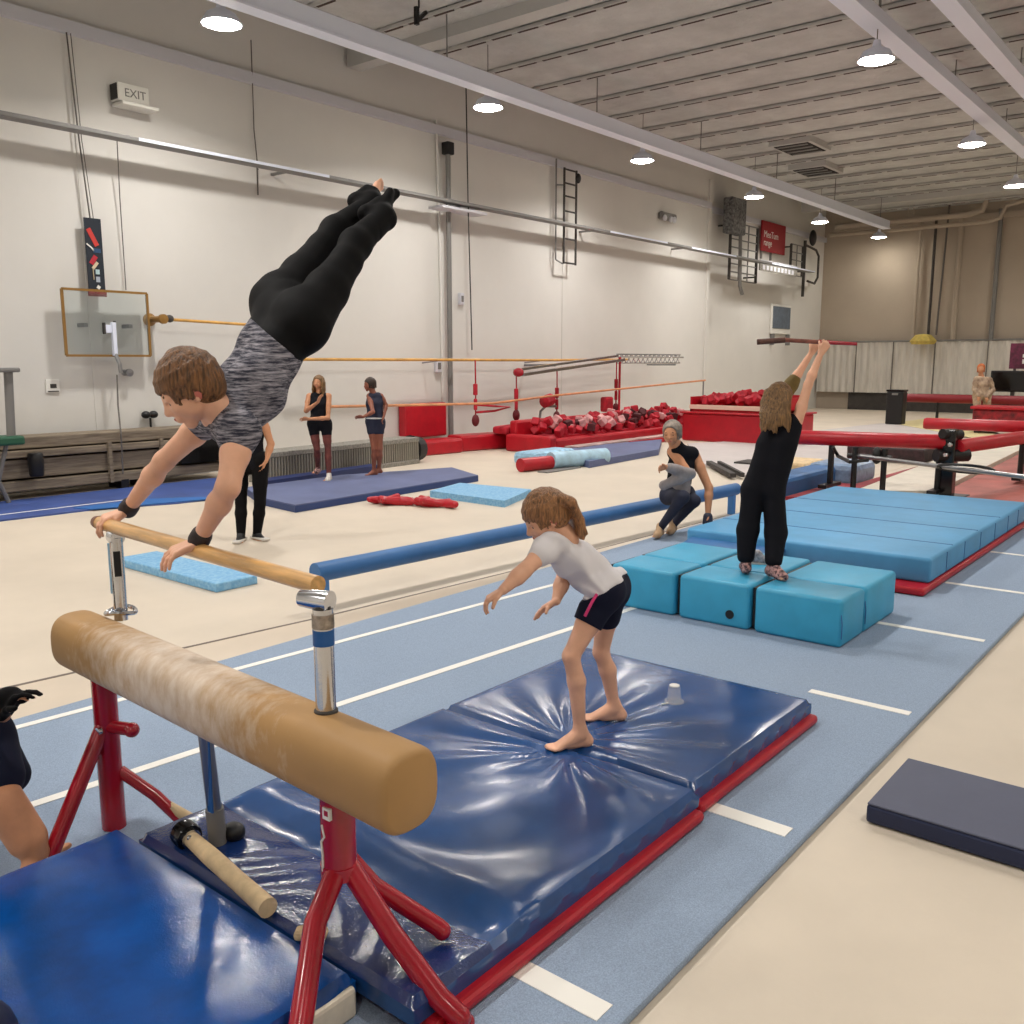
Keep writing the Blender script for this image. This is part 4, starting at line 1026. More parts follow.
# ================================================================== CRASH MATS
def crash_cover(name, x0, x1, y0, y1, z0, z1, fn, material, parent, res=.02, rr=.035):
    nx = int((x1-x0)/res); ny = int((y1-y0)/res)
    xs = np.linspace(x0, x1, nx+1); ys = np.linspace(y0, y1, ny+1)
    Xg, Yg = np.meshgrid(xs, ys, indexing='ij')
    ed = np.minimum(np.minimum(Xg-x0, x1-Xg), np.minimum(Yg-y0, y1-Yg))
    e = np.clip(ed/rr, 0, 1); Zg = z1-rr*(1-np.sqrt(np.clip(1-(1-e)**2, 0, 1)))*.8+fn(Xg, Yg)*np.clip(ed/.08, 0, 1)
    bm = bmesh.new()
    vs = [[bm.verts.new((Xg[i, j], Yg[i, j], Zg[i, j])) for j in range(ny+1)] for i in range(nx+1)]
    for i in range(nx):
        for j in range(ny): bm.faces.new((vs[i][j], vs[i+1][j], vs[i+1][j+1], vs[i][j+1]))
    loop = [vs[i][0] for i in range(nx+1)]+[vs[nx][j] for j in range(1, ny+1)]+[vs[i][ny] for i in range(nx-1, -1, -1)]+[vs[0][j] for j in range(ny-1, 0, -1)]
    mid = [bm.verts.new((v.co.x+(.004*math.sin(v.co.x*60)), v.co.y+.005*math.sin(v.co.x*37+v.co.y*41), (z0+z1)/2-.01)) for v in loop]
    bot = [bm.verts.new((v.co.x, v.co.y, z0)) for v in loop]; n = len(loop)
    for A, B in ((loop, mid), (mid, bot)):
        for k in range(n): bm.faces.new((A[k], B[k], B[(k+1) % n], A[(k+1) % n]))
    bm.faces.new(bot[::-1])
    mb = MB(); mb.bm.free(); mb.bm = bm
    return mb.build(name, material, parent, True)
FX, FY = 3.18, 2.28   # where the front foot presses into the cover
def folds_a(X, Y):
    th = np.arctan2(Y-FY, X-FX); r = np.hypot(X-FX, Y-FY)
    z = .011*np.exp(-r/.42)*np.sin(13*th+2.2*np.sin(3*th))*np.clip(r/.12, 0, 1)
    z += .006*np.exp(-((r-.5)/.4)**2)*np.sin(7*th+1.3+4*r)
    z -= .008*np.exp(-(r/.16)**2)
    z += .007*np.sin(9*(X*.5+Y)+2*np.sin(3*X))*np.exp(-((X-2.3)/.35)**2)
    # slack trough at the near end
    z += -.02*np.exp(-((X-1.95)/.09)**2)+.012*np.exp(-((X-2.1)/.07)**2)
    z += .004*np.sin(31*X+9*np.sin(5*Y))*np.clip((2.05-X)/.3, 0, 1)
    return z
def folds_b(X, Y):
    th = np.arctan2(Y-2.35, X-3.3); r = np.hypot(X-3.3, Y-2.35)
    z = .009*np.exp(-r/.6)*np.sin(15*th+2*np.sin(2*th)+1.5*r)*np.clip(r/.15, 0, 1)
    z -= .004*np.exp(-((X-3.62)**2+(Y-2.31)**2)/.012)
    return z
t = thing('crash_mat', 'long navy crash mat on a red base, under the front foot of the girl', 'crash mat', (2.44, 2.37, 0))
A = crash_cover('cover', 1.585, 3.23, 1.64, 3.09, .085, .165, folds_a, m_vinyl, t)
A.data.materials.append(m_crinkle)
for p in A.data.polygons:
    if p.center.x+wloc(A).x < 1.93 and p.normal.z > .3: p.material_index = 1
MB().box((1.63, 1.60, .036), (3.22, 3.06, .085), .022, seg=3).build('base', m_redvinyl, t)
t = thing('crash_mat', 'navy crash mat on a red base with a cup shaped glint stand-in on it', 'crash mat', (3.88, 2.37, 0))
crash_cover('cover', 3.25, 4.52, 1.67, 3.09, .085, .165, folds_b, m_vinyl, t)
MB().box((3.25, 1.63, .036), (4.53, 3.06, .085), .022, seg=3).build('base', m_redvinyl, t)
def folds_c(X, Y):
    return .004*np.sin(5*X+7*Y)+.003*np.sin(17*X-6*Y)+.004*np.exp(-((Y-2.0-.3*X+.2)/.05)**2)*np.sin(20*X)
t = thing('crash_mat', 'royal blue glossy mat with beige edge in the bottom left corner', 'crash mat', (.75, 2.5, 0))
crash_cover('cover', .15, 1.57, 1.86, 3.2, .1, .165, folds_c, m_vinyl2, t)
MB().box((.15, 1.845, .036), (1.56, 3.19, .13), .012).build('side', m_beigeside, t)
# navy mat on the right
t = thing('folded_mat', 'flat dark navy mat alone on the beige floor at right', 'mat', (3.98, .3, 0))
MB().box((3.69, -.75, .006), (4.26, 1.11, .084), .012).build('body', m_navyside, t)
MB().box((3.692, -.748, .082), (4.258, 1.108, .092), .006).build('top', m_navy, t)
# cyan blocks
cy_lab = {(0, 0): 'front cyan block at the right corner of the group', (0, 1): 'middle front cyan block with a round black hole', (0, 2): 'front cyan block at the left, behind the bending girl',
          (1, 0): 'rear cyan block at the right corner of the group', (1, 1): 'middle rear cyan block under the girl with raised arms', (1, 2): 'rear cyan block at the left end of the group'}
for (i, j), lb in cy_lab.items():
    xa, xb = ((5.85, 6.29), (6.31, 6.98))[i]
    ya, yb = ((1.99, 2.60), (2.64, 3.19), (3.23, 3.78))[j]
    t = thing('vault_block', lb, 'foam block', ((xa+xb)/2, (ya+yb)/2, .035), 'cyan foam blocks')
    b_ = MB().box((xa, ya, .035), (xb, yb, .36), .03, seg=3).build('block', m_cyan, t, True)
    MB().box((xa+.05, yb-.01, .06), (xb-.05, yb+.032, .34)).build('fastening_flap', m_black, t)
    if (i, j) == (0, 1):
        MB().lathe([(.032, 0), (.032, .006), (0, .006)], (xa, ya+.14, .13), (-1, 0, 0), 20).build('vent_hole', m_black, t)
    if j == 0:
        MB().tube([(xa+.02, ya+.02, .3), (xa+.0, ya-.002, .2), (xa+.005, ya, .1)], .004, 6).build('seam', m_bluepad, t)
# big blue mat
t = thing('landing_mat', 'large light blue landing mat on a red base behind the cyan blocks', 'landing mat', (9.7, 3, 0))
big = MB().box((7.82, 1.97, .1), (11.75, 4.2, .31), .03, seg=3).build('cover', m_cyan2, t, True)
MB().box((7.6, 1.95, .036), (11.8, 4.15, .1), .025, seg=3).build('base', m_redvinyl, t, True)
for X in (8.55, 9.45, 10.4): MB().box((X, 1.99, .305), (X+.012, 4.18, .313)).build('seam', m_bluepad, t)
for X in (8.3, 8.9, 9.5, 10.1, 10.7, 11.2): MB().box((X, 1.966, .12), (X+.012, 1.975, .29)).build('side_seam', m_bluepad, t)
MB().prism([(7.25, 3.3), (7.83, 3.2), (7.83, 4.15), (7.25, 4.0)], .2, .23).build('front_flap', m_bluepad, t)
# lamp glint on the mat, added as a clear cup shape
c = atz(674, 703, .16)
t = thing('glint_cup', 'clear cup shape standing in for a lamp glint on the navy mat', 'glint', (c.x, c.y, .163))
MB().lathe([(.040, 0), (.046, .004), (.046, .012), (.038, .016), (.030, .085), (.026, .09), (0, .09), (0, .086), (.024, .085), (.027, .08), (.034, .016), (.036, 0)], (c.x, c.y, .163), n=28).build('glint_wall', m_glint, t, True)
MB().lathe([(.043, .004), (.05, .004), (.05, .012), (.043, .012), (.043, .004)], (c.x, c.y, .163), n=28).build('rim', m_glint, t, True)
MB().lathe([(.0, .091), (.022, .091), (.026, .089), (.026, .094), (.02, .095), (0, .095)], (c.x, c.y, .163), n=28).build('glint_cap', m_paper, t, True)
MB().tube([(c.x-.045, c.y+.01, .17), (c.x-.075, c.y+.03, .168)], .004, 6).build('glint_tab', m_paper, t)

# ================================================================== BEAM, POSTS AND WOODEN BAR
P1 = V((1.622, 1.98, 0)); P2 = V((1.67, 3.445, 0))
t = thing('practice_beam', 'thick tan suede practice beam with rounded ends on red legs', 'balance beam', (1.62, 2.6, 0))
bm = bmesh.new(); prof = []
for k in range(40):
    a = 2*PI*k/40; cx, sy_ = math.cos(a), math.sin(a); e = .72
    prof.append((math.copysign(abs(cx)**e, cx)*.102, math.copysign(abs(sy_)**e, sy_)*.112))
ya, yb = 1.60, 3.63; xa, xb = 1.56, 1.655; rings = []
prof_r = [(0, .84), (.006, .93), (.018, .985), (.04, 1.0)]
st = [(y, s) for y, s in prof_r]+[(q, 1.0) for q in np.linspace(.1, yb-ya-.1, 30)]+[(yb-ya-y, s) for y, s in prof_r[::-1]]
for q, s in st:
    f = q/(yb-ya)
    rings.append([bm.verts.new((xa+(xb-xa)*f+p[0]*s, ya+q, .80+p[1]*s)) for p in prof])
for A_, B_ in zip(rings, rings[1:]):
    for k in range(40): bm.faces.new((A_[k], A_[(k+1) % 40], B_[(k+1) % 40], B_[k]))
bm.faces.new(rings[0][::-1]); bm.faces.new(rings[-1])
mb = MB(); mb.bm.free(); mb.bm = bm; mb.build('beam', m_suede, t, True)
def upright(P, sy_):
    # red leg below the beam
    x, y = P.x, P.y
    return x, y
# near leg
x, y = P1.x, P1.y
L1 = MB().tube([(x, y, .42), (x, y, .665)], .052, 20).tube([(x, y, .665), (x, y, .675)], [.052, .045], 20).build('leg', m_red, t, True)
MB().tube([(x, y, .66), (x, y, .71)], .042, 16).build('collar', m_chrome, t, True)
MB().tube([(x, y, .40), (x, y, .44)], .056, 20).build('collar', m_red, t, True)
MB().box((x-.0565, y-.03, .6), (x-.046, y+.0, .635)).build('label_sticker', m_paper, L1)
MB().box((x-.0575, y-.024, .612), (x-.056, y-.008, .628)).build('red_logo', m_red, L1)
MB().tube([(x-.052, y+.01, .575), (x-.052, y-.0, .54), (x-.051, y+.016, .52), (x-.052, y+.01, .48), (x-.052, y+.012, .43)], .004, 6).build('white_mark', m_paper, L1)
def strut(pts, r=.03, nm='strut'):
    return MB().tube(pts, r, 14).ell(pts[-1], r*1.02, u=14, v=8).build(nm, m_red, t, True)
strut([(x-.01, y-.005, .43), (1.48, 1.92, .34), (1.27, 1.765, .07)], .033)
strut([(x+.015, y-.02, .43), (1.66, 1.80, .26), (1.675, 1.63, .13), (1.70, 1.575, .08)], .033)
strut([(x+.04, y, .43), (1.71, 1.93, .34), (1.83, 1.78, .205), (1.835, 1.77, .195)], .028)
strut([(1.42, 1.70, .06), (1.55, 1.60, .06), (1.72, 1.565, .06)], .022)
# far leg
x, y = P2.x, P2.y
L2 = MB().tube([(x, y, .036), (x, y, .7)], .047, 20).build('leg', m_red, t, True)
strut([(x, y, .5), (1.365, 3.345, .06)], .03)
strut([(x+.03, y-.02, .27), (1.78, 3.31, .17), (1.85, 3.2, .045)], .024)
MB().tube([(1.81, 3.27, .12), (1.89, 3.15, .04)], .026, 10).build('foot_sleeve', m_tan, t, True)
MB().tube([(x, y-.03, .47), (x+.03, y-.13, .475)], .026, 12).ell((x+.03, y-.14, .475), .03, u=12, v=8).build('lock_handle', m_red, L2, True)
MB().tube([(x-.055, y-.03, .465), (x-.04, y-.03, .465)], .016, 10).build('bolt', m_chrome, L2, True)
# thin support post
t2 = thing('support_post', 'thin blue grey post with black foot under the practice beam', 'post', (1.76, 2.8, .16))
MB().tube([(1.735, 2.8, .17), (1.70, 2.8, .72)], .026, 14).build('tube', m_steel, t2, True)
MB().tube([(1.735, 2.8, .164), (1.728, 2.8, .3)], .033, 14).build('sleeve', m_greysteel, t2, True)
MB().box((1.70, 2.77, .3), (1.706, 2.80, .69)).build('blue_strip', m_bluesticker, t2)
MB().ell((1.79, 2.78, .19), (.04, .045, .035)).build('foot', m_black, t2, True)
# the bar above the beam with its two chrome posts
tb = thing('horizontal_bar', 'wooden bar on two chrome posts standing above the tan beam', 'bar', (1.66, 2.7, .9))
BA = V((1.60, 1.97, 1.265)); BB = V((1.745, 3.60, 1.268))
BA = atz(318, 585, 1.262); BB = atz(97, 522, 1.262)
MB().tube([BA, BB-(BB-BA).normalized()*.02, BB], [.027, .027, .022], 18).build('wooden_bar', m_wood, tb, True)
MB().tube([BB-(BB-BA).normalized()*.03, BB+(BB-BA).normalized()*.006], [.0285, .024], 18).build('bar_tip', mat('dark_wood_tip', (120, 78, 60), .5), tb, True)
BD = (BB-BA).normalized()
Q1 = V((1.60, 1.99, 0)); Q2 = BA+BD*((3.42-BA.y)/BD.y); Q2.z = 0
for nm, Q in (('near', Q1), ('far', Q2)):
    x, y = Q.x, Q.y
    top = 1.215 if nm == 'near' else 1.22
    po = MB().tube([(x, y, .89), (x, y, top)], .029 if nm == 'near' else .026, 20).build('post', m_chrome, tb, True)
    if nm == 'near':
        MB().tube([(x, y, 1.11), (x, y, 1.155)], .0305, 20).build('blue_band', m_bluesticker, po, True)
        MB().tube([(x, y, 1.16), (x, y, 1.2)], .0315, 20).build('tape', mat('worn_tape', (150, 138, 126), .5, .5, var=(30, .3)), po, True)
        MB().tube([(x, y, 1.2), (x, y, 1.222)], .024, 16).build('neck', m_dark, po, True)
        MB().tube([(x+.012, y-.02, 1.235), (x-.0, y+.02, 1.236), (x-.015, y+.075, 1.236)], [.031, .03, .024], 16).build('clamp', m_chrome, tb, True)
        MB().lathe([(.034, 0), (.034, .012), (.030, .016)], (x, y, .905), n=20).build('base_ring', m_dark, po, True)
    else:
        MB().tube([(x, y-.02, 1.222), (x, y+.02, 1.226)], [.03, .03], 14).build('clamp', m_chrome, tb, True)
        MB().cbox((x-.45*.0262, y-.89*.0262, 1.12), (.026, .004, .1), M.Rotation(-.47, 3, 'Z')).build('dark_plate', m_black, po)
        MB().tube([(x-.89*.025, y+.45*.025, 1.2), (x-.89*.025, y+.45*.025, 1.0)], .007, 8).build('blue_edge', mat('pale_blue_edge', (150, 190, 220), .4), po, True)
        c = V((x, y, .925)); MB().tube([c+V((math.cos(q)*.055, math.sin(q)*.055, .006*math.sin(2*q))) for q in [i*PI/12 for i in range(25)]], .009, 8).build('ring', m_chrome, po, True)
# blue floor beam
t = thing('floor_beam', 'long blue padded low beam across the hall behind the bending girl', 'balance beam', (7.6, 5.3, 0))
fa, fb = atz(315, 573, .31), atz(736, 489, .31); fd = (fb-fa).normalized()
MB().tube([fa, fb], .076, 20).build('padded_bar', m_bluepad, t, True)
MB().tube([fb-fd*.02, fb+fd*.03], .06, 16).build('end_cap', m_paper, t, True)
for q in (.01, .985):
    p = fa+(fb-fa)*q
    MB().box((p.x-.04, p.y-.04, 0), (p.x+.04, p.y+.04, .26), .01).build('leg', mat('leg_blue', (70, 130, 196), .5), t)
# padded tube lying between the mats
t = thing('padded_tube', 'tan canvas tube with a glossy black cap lying between the mats', 'tube', (1.62, 2.6, .16))
ta, tb_ = atz(190, 838, .2), atz(268, 908, .19); td = (tb_-ta).normalized()
MB().tube([ta, ta+(tb_-ta)*.3, ta+(tb_-ta)*.65, tb_], [.027, .032, .031, .033], 16).build('tube', m_tan, t, True)
MB().tube([ta-td*.06, ta-td*.055, ta-td*.01, ta], [.04, .05, .05, .046], 18).build('cap', m_blackgloss, t, True)
MB().tube([ta-td*.008, ta+td*.015], .036, 16).ell(ta-td*.0+V((-.02, -.03, .02)), .01, u=8, v=6).build('buckle', m_chrome, t, True)
c = atz(309, 935, .17)
single(MB().bar(c+V((-.03, .03, .01)), c+V((.03, -.05, .01)), .05, .03, .012), 'tan_wedge', m_tan, 'small tan canvas wedge between the glossy mats', 'wedge')
c = atz(4, 1020, .2)
single(MB().ell(c+V((-.07, .0, -.03)), (.1, .1, .12)), 'dark_cushion', m_navyside, 'dark navy round cushion in the bottom left corner', 'cushion', smooth=True)

# ================================================================== PEOPLE
def wpt(J, *ks): return [V(J[k]) for k in ks]
# ---- the gymnast above the bar
t = thing('person', 'person in a grey heather shirt and black leggings holding a handstand on the bar', 'person', (1.75, 3.1, 1.26))
J = dict(wrL=at(199, 540, 3.13), elL=at(228, 487, 2.98), shL=at(240, 432, 3.06), wrR=at(128, 509, 3.66), elR=at(164, 461, 3.46), shR=at(214, 414, 3.34),
         hipL=at(306, 321, 3.40), hipR=at(281, 304, 3.56), knL=at(346, 262, 3.62), anL=at(383, 217, 3.86), knR=at(322, 249, 3.78), anR=at(372, 204, 4.02))
J['fwd'] = dirv(.75, -.55, .1); S = .98
BK = dirv(-.75, .6, 0)
H = Head(at(190, 391, 3.06), dirv(-.78, -.56, .22), dirv(-.46, .80, .38), .236)
body = torso(J, S)+pelvis(J, S)+leg(J['hipL'], J['knL'], J['anL'], S, back=BK)+leg(J['hipR'], J['knR'], J['anR'], S, back=BK)
body += arm(J['shL'], J['elL'], J['wrL'], .98)+arm(J['shR'], J['elR'], J['wrR'], .98)
sm = (J['shL']+J['shR'])/2
body += [cone(sm+dirv(-.2, .1, 0)*.02, H.p(0, -.14, -.22), .062, .055)]
for sh in ('shL', 'shR'): body.append(cone(J[sh], sm.lerp(J[sh], .5), .056, .055))
ft = dirv(.75, .30, -.35)
FL_, FR_ = (J['anL']-J['knL']).normalized(), (J['anR']-J['knR']).normalized()
body += foot(J['anL'], J['anL']+FL_*.2, J['fwd'], .84)+foot(J['anR'], J['anR']+FR_*.2, J['fwd'], .84)
fin = dirv(-.55, -.65, .6)
nL = -V((0, 0, 1))
handL = hand(J['wrL']+dirv(-.2, -.4, 0)*.008, dirv(-.78, -.36, .3), dirv(-.2, -.8, -.4), V((0, 1, 0)), .98, (.35, .45, .35), .16, .6)
handR = hand(J['wrR']+dirv(-.2, -.3, 0)*.012, dirv(-.72, -.3, .45), dirv(0, -1, -.2), V((0, -1, 0)), 1.0, (.55, .6, .5), .05, .3)
b_ = blob('body', body+handL+handR+H.skin(), .0042, .022, m_skin, t)
# hair
hp = H.cap(.40, -.02, 1.02)+H.locks(44, -.02, 3, r=.05, az=(38, 322), out=1.02)+H.locks(16, .2, 4, r=.04, az=(-38, 38), out=1.04, tip=.35)
hp += [H.e(-.02, -.12, .53, .1, .11, .06), H.k((-.02, -.14, .5), (.02, -.3, .48), .075, .04)]
blob('hair', hp, .005, .02, m_hairb, t)
H.eyes(t)
for x in (1, -1): blob('ear', [H.e(x*.352, -.05, -.03, .028, .072, .11), sub(H.e(x*.39, -.04, -.02, .02, .035, .06))], .0045, .008, m_pink, t)
pm = (J['hipL']+J['hipR'])/2; axs = (sm-pm).normalized()
hem = at(281, 343, 3.45)
hem_n = dirv(.62, .75, .0)
shirt = torso(J, S, .012)+arm(J['shL'], J['elL'], J['wrL'], .98, .012, .22)+arm(J['shR'], J['elR'], J['wrR'], .98, .012, .22)
shirt += [cone(J['shL'], sm, .066, .066), cone(J['shR'], sm, .066, .066), cone(pm, pm+axs*.15, .115, .105)]
blob('shirt', shirt, .006, .03, m_heather, t, cuts=[(hem, hem_n)], disp=wrinkle(.004, 24, 2))
leggings = torso(J, S, .009)+pelvis(J, S, .009)+leg(J['hipL'], J['knL'], J['anL'], S, .009, BK, thin=1.06)+leg(J['hipR'], J['knR'], J['anR'], S, .009, BK, thin=1.06)
blob('leggings', leggings, .006, .024, m_blackcloth, t, cuts=[(hem-hem_n*.03, -hem_n)])
for a, k_ in (('anL', 'knL'), ('anR', 'knR')):
    u = (J[a]-J[k_]).normalized()
    blob('sock', foot(J[a], J[a]+u*.2, J['fwd'], 1.08, False)+[cone(J[a]-u*.12, J[a], .05, .054)], .006, .02, m_blackcloth, t,
         cuts=[] if a == 'anL' else [(J[a]+u*.07, u)])
for wr, el in (('wrL', 'elL'), ('wrR', 'elR')):
    d = (J[wr]-J[el]).normalized(); p = J[wr]-d*.012
    blob('wristband', [cone(p-d*.012, p+d*.012, .036, .037)], .004, .006, m_bandfab, t)
# ---- the bending girl
t = thing('person', 'child in white tee and navy shorts bending forward barefoot on the navy mats', 'person', (3.3, 2.3, .16))
J = dict(hipL=at(604, 592, 4.13), hipR=at(611, 588, 4.34), knL=at(571, 656, 4.10), knR=at(601, 652, 4.42), anL=at(580, 732.5, 4.18), anR=at(614, 706.5, 4.49),
         shL=at(549, 546, 3.97), shR=at(570, 550, 4.22), elL=at(524, 571, 3.85), wrL=at(503, 590, 3.78), elR=at(563, 580, 4.18), wrR=at(556, 601, 4.12))
J['fwd'] = dirv(-.45, -.85, 0); S = .74; J['bend'] = dirv(.3, .9, 0)*.02
H = Head(at(545, 518, 4.03), dirv(-.82, -.5, .15), dirv(-.46, .84, .25), .225)
BK = dirv(.9, -.1, 0)
sm = (J['shL']+J['shR'])/2; pm = (J['hipL']+J['hipR'])/2
body = torso(J, S)+pelvis(J, S)+leg(J['hipL'], J['knL'], J['anL'], S, back=BK, thin=1.02)+leg(J['hipR'], J['knR'], J['anR'], S, back=BK, thin=1.02)
body += arm(J['shL'], J['elL'], J['wrL'], .84)+arm(J['shR'], J['elR'], J['wrR'], .84)
body += [cone(sm, H.p(0, -.12, -.25), .046, .044)]
Zu = V((0, 0, 1))
body += foot(J['anL'], J['anL']+dirv(-.95, 0, .28)*.2, Zu, .84)+foot(J['anR'], J['anR']+dirv(-.95, 0, .0)*.2, Zu, .84)
body += hand(J['wrL'], dirv(-.85, -.5, .1), dirv(.3, -.8, 0), dirv(-.2, -.3, .9), .82, (.5, .55, .4), .12, .35)
body += hand(J['wrR'], dirv(-.8, -.5, .15), dirv(0, -.9, -.2), dirv(-.2, .3, .9), .80, (.15, .2, .15), .06, .3)
blob('body', body+H.skin(), .0042, .018, m_skin, t)
hp = H.cap(.38, -.06, 1.02)+H.locks(46, -.1, 5, r=.045, az=(42, 318), out=1.02)+H.locks(14, .12, 6, r=.038, az=(-42, 42), out=1.03, tip=.4)
rnd = random.Random(11)
tail_to = at(581, 533, 4.08)
for i in range(40):
    a = rnd.uniform(-.34, .34)
    p = [H.p(a*.9, -.38, .33-abs(a)*.3), H.p(a*1.1, -.53, .08), H.p(a*1.2, -.56, -.18).lerp(tail_to, .35), tail_to+H.r*a*.2+H.u*rnd.uniform(-.015, .02)+H.f*rnd.uniform(-.01, .02)]
    for q, (ra, rb) in enumerate(((.016, .016), (.016, .013), (.013, .005))): hp.append(cone(p[q], p[q+1], ra, rb))
blob('hair', hp, .0048, .014, m_hairl, t)
H.eyes(t)
for x in (1, -1): blob('ear', [H.e(x*.35, -.05, -.03, .03, .072, .11), sub(H.e(x*.39, -.04, -.02, .02, .035, .06))], .0045, .008, m_pink, t)
ax = (sm-pm).normalized()
shirt = torso(J, S, .015)+pelvis(J, S, .018)+arm(J['shL'], J['elL'], J['wrL'], .84, .014, .42)+arm(J['shR'], J['elR'], J['wrR'], .84, .014, .42)
shirt += [cone(J['shL'], sm, .06, .06), cone(J['shR'], sm, .06, .06), cone(sm, sm+(H.p(0, -.12, -.25)-sm)*.3, .056, .05), cone(pm+ax*.12, pm+ax*.24, .098, .088)]
hp_, hn_ = at(615, 584, 4.15), dirv(.46, -.89, 0)
wd_ = dirv(.35, .95, 0)-ax*.45; wd2 = np.array(wd_.normalized())
def tee_folds(P):
    q = P@wd2; w_ = P@np.array(RT); z_ = P@np.array(UP)
    return .005*np.sin(120*q+5*np.sin(14*w_)+4*np.sin(17*z_))*(.45+.55*np.sin(21*w_+9*z_))+.005*np.sin(55*q+8*w_)
blob('tee_shirt', shirt, .0045, .022, m_whitetee, t, cuts=[(hp_, hn_)], disp=tee_folds)
shorts = torso(J, S, .004)+pelvis(J, S, .014)+[cone(J['hipL'], J['hipL']+(J['knL']-J['hipL'])*.52, .082, .068), cone(J['hipR'], J['hipR']+(J['knR']-J['hipR'])*.45, .082, .068), cone(J['hipL'], J['hipR'], .085, .085)]
uL = (J['knL']-J['hipL']).normalized()
so = blob('shorts', shorts, .005, .03, m_navycloth, t, cuts=[(J['hipL']+(J['knL']-J['hipL'])*.50, uL), (hp_-hn_*.004, -hn_)], disp=wrinkle(.002, 28, 6))
q = [at(597, 594, 4.02), at(592, 602, 4.015), at(588, 610, 4.02), at(585, 616, 4.03)]
MB().tube(q, .007, 8).build('pink_piping', m_pinktrim, so, True)
# ---- girl with raised arms
t = thing('person', 'long haired girl in black raising a bar overhead on the cyan blocks', 'person', (6.2, 2.8, .36))
D0 = 6.72
J = dict(hipL=at(753, 490, D0), hipR=at(773, 490, D0-.03), knL=at(748, 530, D0), knR=at(776, 533, D0-.05), anL=at(746, 562, D0), anR=at(773, 566, D0-.1),
         shL=at(767, 425, D0+.02), shR=at(797, 422, D0-.1), elR=at(808, 385, D0-.12), wrR=at(821, 353, D0-.12), elL=at(791, 385, D0+.1), wrL=at(812, 352, D0+.08))
J['fwd'] = dirv(.1, .1, -1); S = .83
H = Head(at(779, 400, D0), dirv(.5, .05, -1), dirv(.15, 1, .05), .225)
sm = (J['shL']+J['shR'])/2; pm = (J['hipL']+J['hipR'])/2
body = torso(J, S*.95)+leg(J['hipL'], J['knL'], J['anL'], S)+leg(J['hipR'], J['knR'], J['anR'], S)+arm(J['shL'], J['elL'], J['wrL'], .82)+arm(J['shR'], J['elR'], J['wrR'], .82)
body += [cone(sm, H.p(0, -.1, -.25), .05, .046)]+foot(J['anL'], J['anL']+dirv(.2, 0, -1)*.2, Zu, .85)+foot(J['anR'], J['anR']+dirv(.3, 0, .9)*.2, Zu, .85)
body += hand(J['wrR'], dirv(.45, .8, .1), dirv(0, .2, -1), dirv(-1, .3, 0), .85, (.7, .8, .6), .05, .4)+hand(J['wrL'], dirv(.45, .8, 0), dirv(0, .2, -1), dirv(-1, .3, 0), .85, (.7, .8, .6), .05, .4)
blob('body', body+H.skin(), .007, .02, m_skin, t)
H.eyes(t)
hp = H.cap(.40, -.02, 1.04)+H.locks(40, -.25, 8, r=.05, az=(50, 310), out=1.05)
for i in range(30):
    a = -.36+.72*i/29
    e = at(760+30*(i/29), 431+9*rnd.uniform(-1, .5)-6*abs(i/29-.45), D0-.14)
    p = [H.p(a*.95, -.4, .2), H.p(a*1.05, -.5, -.15), e.lerp(H.p(a, -.5, -.2), .4), e]
    for q, (ra, rb) in enumerate(((.02, .02), (.02, .015), (.015, .005))): hp.append(cone(p[q], p[q+1], ra, rb))
blob('hair', hp, .007, .018, m_haird, t)
js = torso(J, S, .014, False)+[cone(J['shL'].lerp(J['shR'], .16), J['shR'].lerp(J['shL'], .16), .062, .062)]+[cone(J['hip'+q], sm.lerp(J['sh'+q], .5)-V((0, 0, .06)), .08, .075) for q in 'LR']
for h, k_, a in (('hipL', 'knL', 'anL'), ('hipR', 'knR', 'anR')):
    js += [cone(J[h], J[k_], .08, .076), cone(J[k_], J[a]+V((0, 0, .045)), .078, .062)]
blob('jumpsuit', js, .008, .025, m_blacktee, t, cuts=[(J['anR']+V((0, 0, .01)), (0, 0, -1))], disp=wrinkle(.005, 18, 7))
blob('sleeve', arm(J['shL'], J['elL'], J['wrL'], .82, .014, 1.0)+[cone(J['elL'], J['elL']+(J['wrL']-J['elL'])*.15, .05, .046)], .007, .02, m_olive, t)
blob('shoe', shoe_prims(J['anL'], J['anL']+dirv(.2, 0, -1)*.2, Zu, .85), .007, .02, m_pattern, t, cuts=[((0, 0, .362), (0, 0, -1))])
blob('shoe', shoe_prims(J['anR'], J['anR']+dirv(.3, 0, .9)*.2, Zu, .85), .007, .02, m_pattern, t, cuts=[((0, 0, .362), (0, 0, -1))])
# bar held overhead
t = thing('hand_bar', 'thin bar with brown tape and a red end held overhead', 'bar', at(805, 343, D0))
b0, b1, b2, b3 = at(757, 342, D0+.05), at(785, 340, D0+.02), at(818, 342, D0), at(857, 344, D0-.05)
MB().tube([b0, b1], .022, 10).build('grip', mat('brown_grip', (84, 54, 44), .6, var=(20, .3)), t, True)
MB().tube([b1, b2], .016, 10).build('shaft', mat('brown_shaft', (120, 70, 58), .5, var=(20, .3)), t, True)
MB().tube([b2, b3], [.018, .012], 10).build('red_end', m_red, t, True)
c = at(757, 560, D0+.35)
t = thing('loose_shoe', 'silver grey shoe lying on the cyan block behind the girl', 'shoe', (c.x, c.y, .36))
an = V((c.x, c.y, .41)); blob('upper', shoe_prims(an, an+dirv(1, 0, .3)*.2, Zu, .8), .008, .02, mat('silver_shoe', (140, 138, 144), .4, var=(30, .4)), t, cuts=[((0, 0, .372), (0, 0, -1))])
MB().bar((c.x-.05, c.y+.06, .367), (c.x+.05, c.y-.09, .367), .07, .012).build('sole', m_sole, t)
